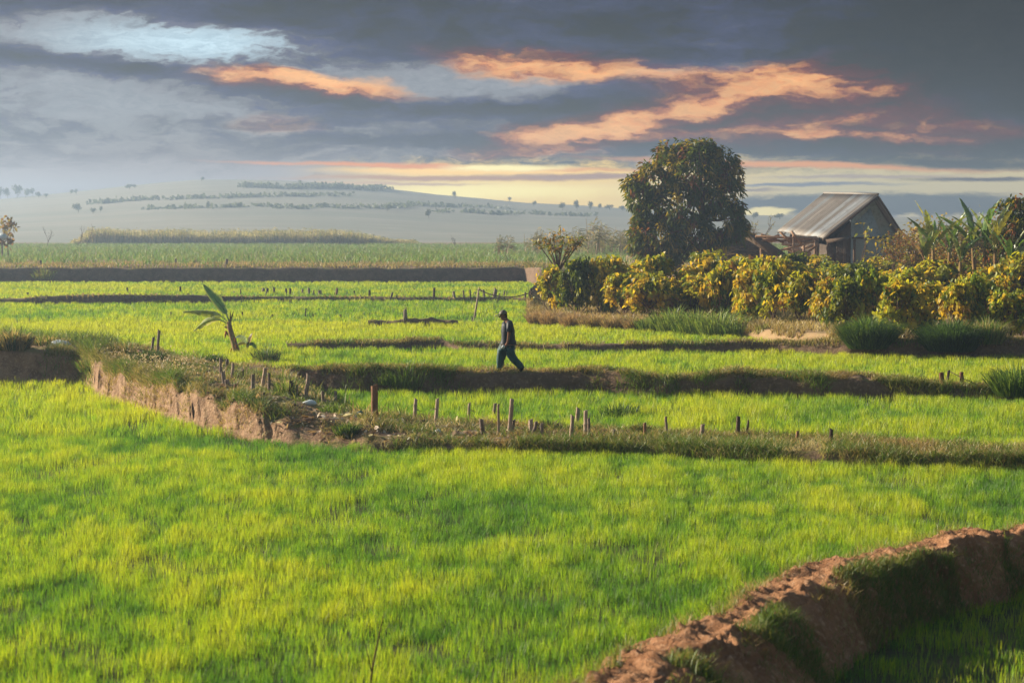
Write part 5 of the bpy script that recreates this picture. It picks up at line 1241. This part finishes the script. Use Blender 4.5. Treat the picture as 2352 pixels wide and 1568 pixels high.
# white-flowered weeds on the raised ground
def flowers():
    mb = MB(); n = 380
    px = rng.normal(370, 75, n); py = 845 + (px - 370) * .12 + rng.normal(0, 13, n); P_ = []
    for a, b in zip(px, py):
        h = hit(a, b)
        if h is not None and h.z > .3: P_.append(tuple(h))
    P_ = np.array(P_); n = len(P_); hh = rng.uniform(.10, .32, n)
    mb.blades(P_, hh, np.full(n, .008), rng.normal(0, .05, (n, 2)), np.tile((.16, .18, .05), (n, 1)))
    T = np.repeat(P_ + np.stack([0 * hh, 0 * hh, hh], 1), 3, 0) + rng.normal(0, .015, (n * 3, 3))
    mb.leaves(T, rng.normal(0, 1, T.shape), rng.normal(0, 1, T.shape), np.full(n * 3, .034), np.full(n * 3, .03), np.tile((.62, .50, .40), (n * 3, 1)), .1)
    tag(mb.build('seed_heads', M_GRASS), 'pale fluffy seed heads of weeds above the striated bank', 'weeds', None, 'stuff')
flowers()
def litter():
    mb = MB(); n = 1700; px = rng.uniform(470, 1250, n); py = np.interp(px, [470, 560, 650, 760, 900, 1100, 1250], [890, 915, 945, 962, 980, 992, 996]) + rng.normal(0, 15, n) * np.interp(px, [470, 760, 1250], [1.2, 1.6, .6]); P_ = []
    for a, b in zip(px, py):
        h = hit(a, b)
        if h is not None and h.z > .12: P_.append(tuple(h + Vector((0, 0, .012))))
    P_ = np.array(P_); n = len(P_); d = rng.normal(0, 1, (n, 3)); d[:, 2] = rng.normal(.1, .25, n); nr = np.tile((0., 0., 1.), (n, 1)) + rng.normal(0, .5, (n, 3))
    pal = np.array(((.46, .36, .24), (.30, .19, .11), (.20, .13, .08), (.40, .27, .17), (.60, .56, .50), (.36, .24, .15)))
    mb.leaves(P_, d, nr, rng.uniform(.05, .22, n), rng.uniform(.025, .09, n), pal[rng.randint(0, 6, n)] * rng.uniform(.7, 1.2, (n, 1)), .1)
    tag(mb.build('litter', M_GRASS), 'dry leaves, straw and crumbs littering the bare earth around the stakes', 'litter', None, 'stuff')
litter()
# dry twig in the front rice, clods
g = gp(850, 1590, 0); mb = MB(); D = g.y
mb.tube([at(850, 1575, D), at(858, 1520, D), at(868, 1470, D), at(884, 1400, D)], [.012, .009, .007, .003], 5, (.45, .36, .2)); mb.tube([at(853, 1540, D), at(842, 1490, D), at(832, 1455, D)], [.006, .004, .002], 5, (.3, .22, .14))
tag(mb.build('dry_stalk', M_WOOD), 'thin dry forked stalk standing in the rice at the bottom of the picture', 'twig')

# ------------------------------------------------------------------ rubbish and clods
def lump(name, label, cat, x, y, wpx, hpx, material, seed, sq=.6, emb=.25, n1=14, n2=9, rough=.25):
    g = hit(x, y); k = g.y / F; st = rng.get_state(); rng.seed(seed)
    a, b = wpx * k / 2, hpx * k; mb = MB(); rs = []
    for i in range(n2):
        t = math.pi * (i + .5) / n2; rs.append([((a * math.sin(t) * math.cos(q)) * (1 + rough * (fbm(np.array([math.cos(q) * 2 + seed]), np.array([t * 2 + math.sin(q) * 2]), 3)[0] - .5) * 2), sq * a * math.sin(t) * math.sin(q), b * (.5 - .5 * math.cos(t)) * (1 + rough * (fbm(np.array([q * 1.5]), np.array([t + seed]), 2)[0] - .5))) for q in np.linspace(0, 2 * math.pi, n1 + 1)[:-1]])
    mb.loft(rs); o = mb.build(name, material, None, True); o.location = g - Vector((0, 0, b * emb)); o.rotation_euler = (0, 0, rng.uniform(-.3, .3)); rng.set_state(st)
    return tag(o, label, cat)
M_TEAL = flat_mat('teal_sack', (.05, .10, .11), (.10, .16, .17), 6)
lump('foam_block', 'pale dusty foam block lying on the dirt by the short stakes', 'rubbish', 712, 930, 34, 15, M_BLUEW, 3, .6, .2, 12, 6, .35)
lump('dark_sack', 'dark teal sack half buried left of the crooked brown post', 'rubbish', 828, 958, 24, 20, M_TEAL, 4)
lump('white_cup', 'white rubbish piece at the foot of the crooked brown post', 'rubbish', 872, 969, 9, 13, M_WHITE, 5)
lump('white_bag', 'crumpled white plastic bag on the raised ground at the left', 'rubbish', 140, 793, 40, 14, M_WHITE, 6, .6, .2, 16, 8, .8)
lump('white_bag', 'pale pink and white plastic rubbish at the far left edge', 'rubbish', 22, 779, 34, 10, M_WHITE, 7, .6, .2, 16, 8, .8)
lump('white_scrap', 'small white scrap on the dirt beside the thin pale stake', 'rubbish', 1006, 993, 14, 10, M_WHITE, 8)
lump('pale_stone', 'pale flat stone on the dirt right of the crooked brown post', 'stone', 905, 968, 34, 9, flat_mat('pale_stone', (.5, .44, .38)), 9)
M_CLOD = solid_mat('dry_clod', ((.40, .25, .15), (.28, .16, .10)), 6, .6, 22)
for i, (x, y, w, h) in enumerate(((2128, 882, 18, 10), (2165, 884, 40, 12), (2200, 886, 30, 10), (2235, 893, 22, 7), (2262, 896, 26, 7))):
    lump('dirt_heap', f'reddish dirt heap among the stumps right of the walked bank, {ORD[i]} from the left', 'dirt', x, y, w, h, M_CLOD, 20 + i, .8, .35, 14, 8, .5)['group'] = 'reddish dirt heaps'

# ------------------------------------------------------------------ hut
def roof_mat():
    m, t = new_mat('corrugated_tin')
    out = t.n('ShaderNodeOutputMaterial'); b = t.n('ShaderNodeBsdfPrincipled'); a = t.n('ShaderNodeAttribute', attribute_name='col').outputs['Color']
    pos = t.n('ShaderNodeTexCoord').outputs['Object']
    n1 = t.noise(pos, 1.3, 6, .65); n2 = t.noise(pos, 7.0, 5, .6)
    c = t.mix(t.rng(n1, .45, .75, 0, .55), a, (.20, .145, .11)); c = t.mix(t.rng(n2, .60, .80, 0, .6), c, (.13, .09, .065))
    c = t.mix(t.rng(n2, .25, .4, 1, 0), c, t.mix(1.0, a, (1.3, 1.35, 1.4), 'MULTIPLY'))
    t.link(c, b.inputs['Base Color']); b.inputs['Roughness'].default_value = .6; b.inputs['Metallic'].default_value = .1
    t.link(b.outputs[0], out.inputs[0]); return m
def hut():
    M_TIN = roof_mat(); M_WALL = solid_mat('blue_grey_wall', ((.33, .43, .44), (.40, .44, .43), (.24, .28, .28)), .9, .3, 10); M_DARKW = solid_mat('old_boards', ((.11, .085, .07), (.07, .055, .045), (.20, .16, .13)), 1.2, .5, 8, stretch=(6, 6, .4))
    g0 = at(1990, 640, 149); g0.z = zat(g0.x, g0.y, 1.0)
    r = empty('hut', g0, 'old tin-roofed hut with a blue-grey gable behind the yellow shrubs', 'hut')
    L = lambda x, y, D: at(x, y, D) - g0
    rb, rf = L(1893, 445, 158), L(2017, 448, 149); eb, ef = L(1786, 532, 156.5), L(1890, 547.5, 147.5); ef2, eb2 = L(2105, 583, 148.5), L(2030, 580, 158)
    def slope(a, b, c, d, waves, name):      # a-b along the ridge, d-c along the eave
        n = waves * 6; mb = MB(); V = []; Cc = []; nr = 8; nrm = (b - a).cross(d - a).normalized(); nrm = nrm if nrm.z > 0 else -nrm
        sheet = [rng.choice([.8, .9, 1.0, 1.05, 1.15]) for _ in range(12)]; blue = [rng.rand() < .22 for _ in range(12)]
        if name == 'roof_slope': sheet[7], blue[7], sheet[9], blue[9] = 1.2, True, 1.15, True
        for i in range(n + 1):
            u = i / n; s = min(int(u * 12), 11); cc = np.array((.31, .27, .235)) * sheet[s] if not blue[s] else np.array((.34, .35, .36)) * sheet[s]
            for j in range(nr):
                v = j / (nr - 1); p = (a.lerp(b, u)).lerp(d.lerp(c, u), v) + nrm * (math.sin(u * waves * 2 * math.pi) * .075 + .05 * math.sin(u * 9) * v)
                V.append(tuple(p)); Cc.append(cc * (.78 + .42 * float(vnoise(np.array([u * 70.0]), np.array([v * 1.6]))[0])) * np.array((.95, .97, 1.0)))
        ii = np.arange((n + 1) * nr).reshape(n + 1, nr); mb.add(V, [np.stack([ii[:-1, :-1], ii[1:, :-1], ii[1:, 1:], ii[:-1, 1:]], -1).reshape(-1, 4)], np.array(Cc))
        o = mb.build(name, M_TIN, r, True); sm = o.modifiers.new('solid', 'SOLIDIFY'); sm.thickness = .02; return o
    slope(rb, rf, ef, eb, 24, 'roof_slope'); slope(rb, rf, ef2, eb2, 30, 'roof_slope')
    m = MB(); m.tube([rb + Vector((0, 0, .06)), rf + Vector((0, 0, .06))], .09, 8, (.20, .18, .165)); m.build('ridge_cap', M_TIN, r, True)
    # walls set back under the eaves
    ax = (rf - rb).normalized(); inn = -ax * 1.0
    gl, gr, gt = ef + inn + Vector((.9, .1, -.55)), ef2 + inn + Vector((-.35, 0, -.05)), rf + inn + Vector((0, 0, -.25))
    def panel(name, pts, th, mat):
        mb = MB(); pts = [Vector(p) for p in pts]; nn = (pts[1] - pts[0]).cross(pts[2] - pts[0]).normalized() * th; n = len(pts)
        V = [tuple(p) for p in pts] + [tuple(p + nn) for p in pts]
        Fs = [np.array([list(range(n))]), np.array([list(range(n, 2 * n))[::-1]]), np.array([[i, (i + 1) % n, n + (i + 1) % n, n + i] for i in range(n)])]
        mb.add(V, Fs); return mb.build(name, mat, r)
    z0 = -.3
    wm = gl.lerp(gr, .28)
    panel('gable_wall', [(wm.x, wm.y, z0), (gr.x, gr.y, z0), tuple(gr), tuple(gt), (wm.x, wm.y, gl.lerp(gt, .52).z)], .12, M_WALL)
    panel('side_boards', [(gl.x, gl.y, z0), (wm.x - .02, wm.y, z0), (wm.x - .02, wm.y, gl.lerp(gt, .50).z), tuple(gl + Vector((0, 0, .1)))], .10, M_DARKW)
    bl = eb + Vector((.9, 0, -.4)); panel('side_wall', [(bl.x, bl.y, z0), (gl.x - .02, gl.y, z0), tuple(gl + Vector((-.02, 0, 0))), tuple(bl)], .10, M_DARKW)
    panel('back_wall', [(bl.x, bl.y, z0), (eb2.x, eb2.y, z0), tuple(eb2), tuple(rb + Vector((0, 0, -.3))), tuple(bl)], .1, M_DARKW)
    m = MB(); q0, q1 = gl.lerp(gr, .30), gr; m.tube([q0 + Vector((0, -.16, .75)), q1 + Vector((-.5, -.16, 1.35 - q1.z + q0.z - .6))], .07, 6, (.35, .32, .3)); m.build('wall_beam', M_WOOD, r)
    m = MB()
    for t in np.linspace(0, 1, 8): m.tube([rb.lerp(rf, t) + Vector((0, 0, -.14)), eb.lerp(ef, t) + Vector((0, 0, -.14))], .05, 5, (.5, .45, .4))
    m.build('rafters', M_WOOD, r)
    for (a_, b_2) in ((rf, ef), (rf, ef2)):
        m = MB(); m.tube([a_ + Vector((0, -.05, -.12)), b_2 + Vector((0, -.05, -.12))], .08, 6, (.35, .30, .26)); m.build('barge_board', M_WOOD, r)
    # plank shed door and small lean-to beside the gable
    for (x, y0, y1, D, w) in ((1912, 556, 600, 146, 26), (1932, 552, 604, 145.5, 22)):
        m = MB(); k = D / F
        for i in range(6):
            p = L(x - w / 2 + w * (i + .5) / 6, (y0 + y1) / 2, D); m.box(p, w * k / 6.4, .05, (y1 - y0) * k * rng.uniform(.92, 1.0), col=np.array((.55, .52, .5)) * rng.uniform(.6, 1.2))
        m.build('plank_panel', M_WOOD, r)
    m = MB(); a, b, c, d = L(1900, 556, 145.4), L(1950, 548, 145.0), L(1955, 540, 148.2), L(1896, 548, 148); m.add([tuple(a), tuple(b), tuple(c), tuple(d), tuple(a - Vector((0, 0, .1))), tuple(b - Vector((0, 0, .1))), tuple(c - Vector((0, 0, .1))), tuple(d - Vector((0, 0, .1)))], [np.array([[0, 1, 2, 3], [7, 6, 5, 4], [0, 4, 5, 1], [1, 5, 6, 2], [2, 6, 7, 3], [3, 7, 4, 0]])], (.35, .30, .26)); m.build('awning', M_WOOD, r)
    for x in (1878, 1962):
        m = MB(); m.tube([L(x, 612, 147), L(x + 1, 550, 147)], .10, 7, (.6, .52, .45)); m.build('post', M_WOOD, r)
    # broken pole frame left of the hut
    g1 = at(1820, 640, 146); g1.z = zat(g1.x, g1.y, 1.0)
    f = empty('pole_frame', g1, 'broken rack of rough poles standing left of the hut eave', 'pole rack'); Q = lambda x, y, D: at(x, y, D) - g1
    for x, yt, D in ((1748, 540, 146), (1822, 534, 145), (1846, 546, 147), (1872, 545, 147)):
        m = MB(); m.tube([Q(x, 625, D), Q(x + .5, yt, D)], [.10, .085], 7, (1.2, 1.0, .85)); m.build('post', M_WOOD, f, True)
    for (x0, y0, x1, y1, D) in ((1735, 543, 1880, 549, 145.4), (1738, 549, 1870, 556, 146.6), (1748, 538, 1800, 556, 146), (1792, 533, 1820, 558, 145.2), (1818, 531, 1842, 562, 144.8), (1735, 555, 1860, 548, 147), (1780, 578, 1870, 553, 146.3), (1800, 570, 1866, 590, 146.5), (1735, 560, 1790, 540, 145.7), (1760, 575, 1850, 600, 146.2), (1800, 548, 1876, 545, 148), (1840, 590, 1880, 560, 146.9)):
        m = MB(); m.tube([Q(x0, y0, D), Q((x0 + x1) / 2, (y0 + y1) / 2 + rng.uniform(-1, 2), D), Q(x1, y1, D)], .09, 6, np.array((1.25, .98, .78)) * rng.uniform(.7, 1.25)); m.build('rail', M_WOOD, f, True)
    for i, (x, y, w, h, an) in enumerate(((1815, 562, 40, 8, .15), (1838, 575, 52, 8, .35), (1835, 592, 54, 9, .2), (1805, 552, 30, 6, -.2), (1860, 566, 40, 7, -.25))):
        m = MB(); m.box(Q(x, y, 149), w * 149 / F, .04, h * 149 / F, Matrix.Rotation(an, 4, 'Y'), (1.7, 1.6, 1.5)); m.build('pale_board', M_WOOD, f)
    # thatch heap with its plank
    M_TH = solid_mat('old_thatch', ((.13, .095, .07), (.07, .055, .045), (.22, .165, .115)), 1.0, .8, 7, stretch=(.6, .6, 5))
    g2 = at(1700, 640, 147); g2.z = zat(g2.x, g2.y, 1.0); tr = empty('thatch_shelter', g2, 'collapsed dark thatch shelter between the big tree trunk and the pole rack', 'shelter'); Q = lambda x, y, D: at(x, y, D) - g2
    mb = MB(); nu, nv = 50, 20; V = []
    for j in range(nv):
        v = j / (nv - 1)
        for i in range(nu):
            u = i / (nu - 1); x = 1628 + u * 128 + 36 * v * u; y = (534 + 8 * u * u) + v * 72; p = Q(x, y, 149.5 - 3.2 * v); p.z += (vnoise(u * 14, v * 5) - .5) * .35 + (vnoise(u * 40, v * 9) - .5) * .15; p.y += (vnoise(u * 22 + 5, v * 12) - .5) * .4; V.append(tuple(p))
    ii = np.arange(nu * nv).reshape(nv, nu); mb.add(V, [np.stack([ii[:-1, :-1], ii[1:, :-1], ii[1:, 1:], ii[:-1, 1:]], -1).reshape(-1, 4)]); o = mb.build('thatch', M_TH, tr, True); o.modifiers.new('solid', 'SOLIDIFY').thickness = .18
    n = 1400; u = rng.rand(n); v = rng.rand(n); Pn = np.array(V).reshape(nv, nu, 3)[(v * (nv - 1)).astype(int), (u * (nu - 1)).astype(int)] + (0, -.2, 0)
    lb = MB(); d = np.stack([rng.normal(.9, .3, n), rng.normal(0, .2, n), rng.normal(-.15, .25, n)], 1); lb.leaves(Pn, d, rng.normal(0, 1, (n, 3)), rng.uniform(.4, 1.1, n), np.full(n, .05), np.array((.20, .145, .10)) * rng.uniform(.4, 1.5, (n, 1)), .1); lb.build('straw', M_GRASS, tr)
    m = MB(); m.tube([Q(1706, 533, 146), Q(1760, 566, 145.6), Q(1800, 592, 145.2)], [.14, .16, .16], 4, (.45, .42, .4), sq=2.2); m.build('plank', M_WOOD, tr)
    # pale tarp roof at the right
    g3 = at(2112, 640, 143); g3.z = zat(g3.x, g3.y, 1.0); tp = empty('tarp_shelter', g3, 'low shelter with a pale blue tarp roof right of the hut', 'shelter'); Q = lambda x, y, D: at(x, y, D) - g3
    mb = MB(); V = []
    for j in range(6):
        for i in range(12):
            u, v = i / 11, j / 5; p = Q(2090 + 62 * u - 14 * v * (1 - u), 560 + 10 * u + 22 * v - 6 * math.sin(u * 3.1), 145 - 1.6 * v); p.z += (vnoise(u * 6, v * 4) - .5) * .12; V.append(tuple(p))
    ii = np.arange(72).reshape(6, 12); mb.add(V, [np.stack([ii[:-1, :-1], ii[1:, :-1], ii[1:, 1:], ii[:-1, 1:]], -1).reshape(-1, 4)]); o = mb.build('tarp', M_WALL, tp, True); o.modifiers.new('solid', 'SOLIDIFY').thickness = .05
    for x in (2088, 2146):
        m = MB(); m.tube([Q(x, 625, 143.5), Q(x, 584, 143.5)], .06, 6, (.5, .45, .4)); m.build('post', M_WOOD, tp)
hut()
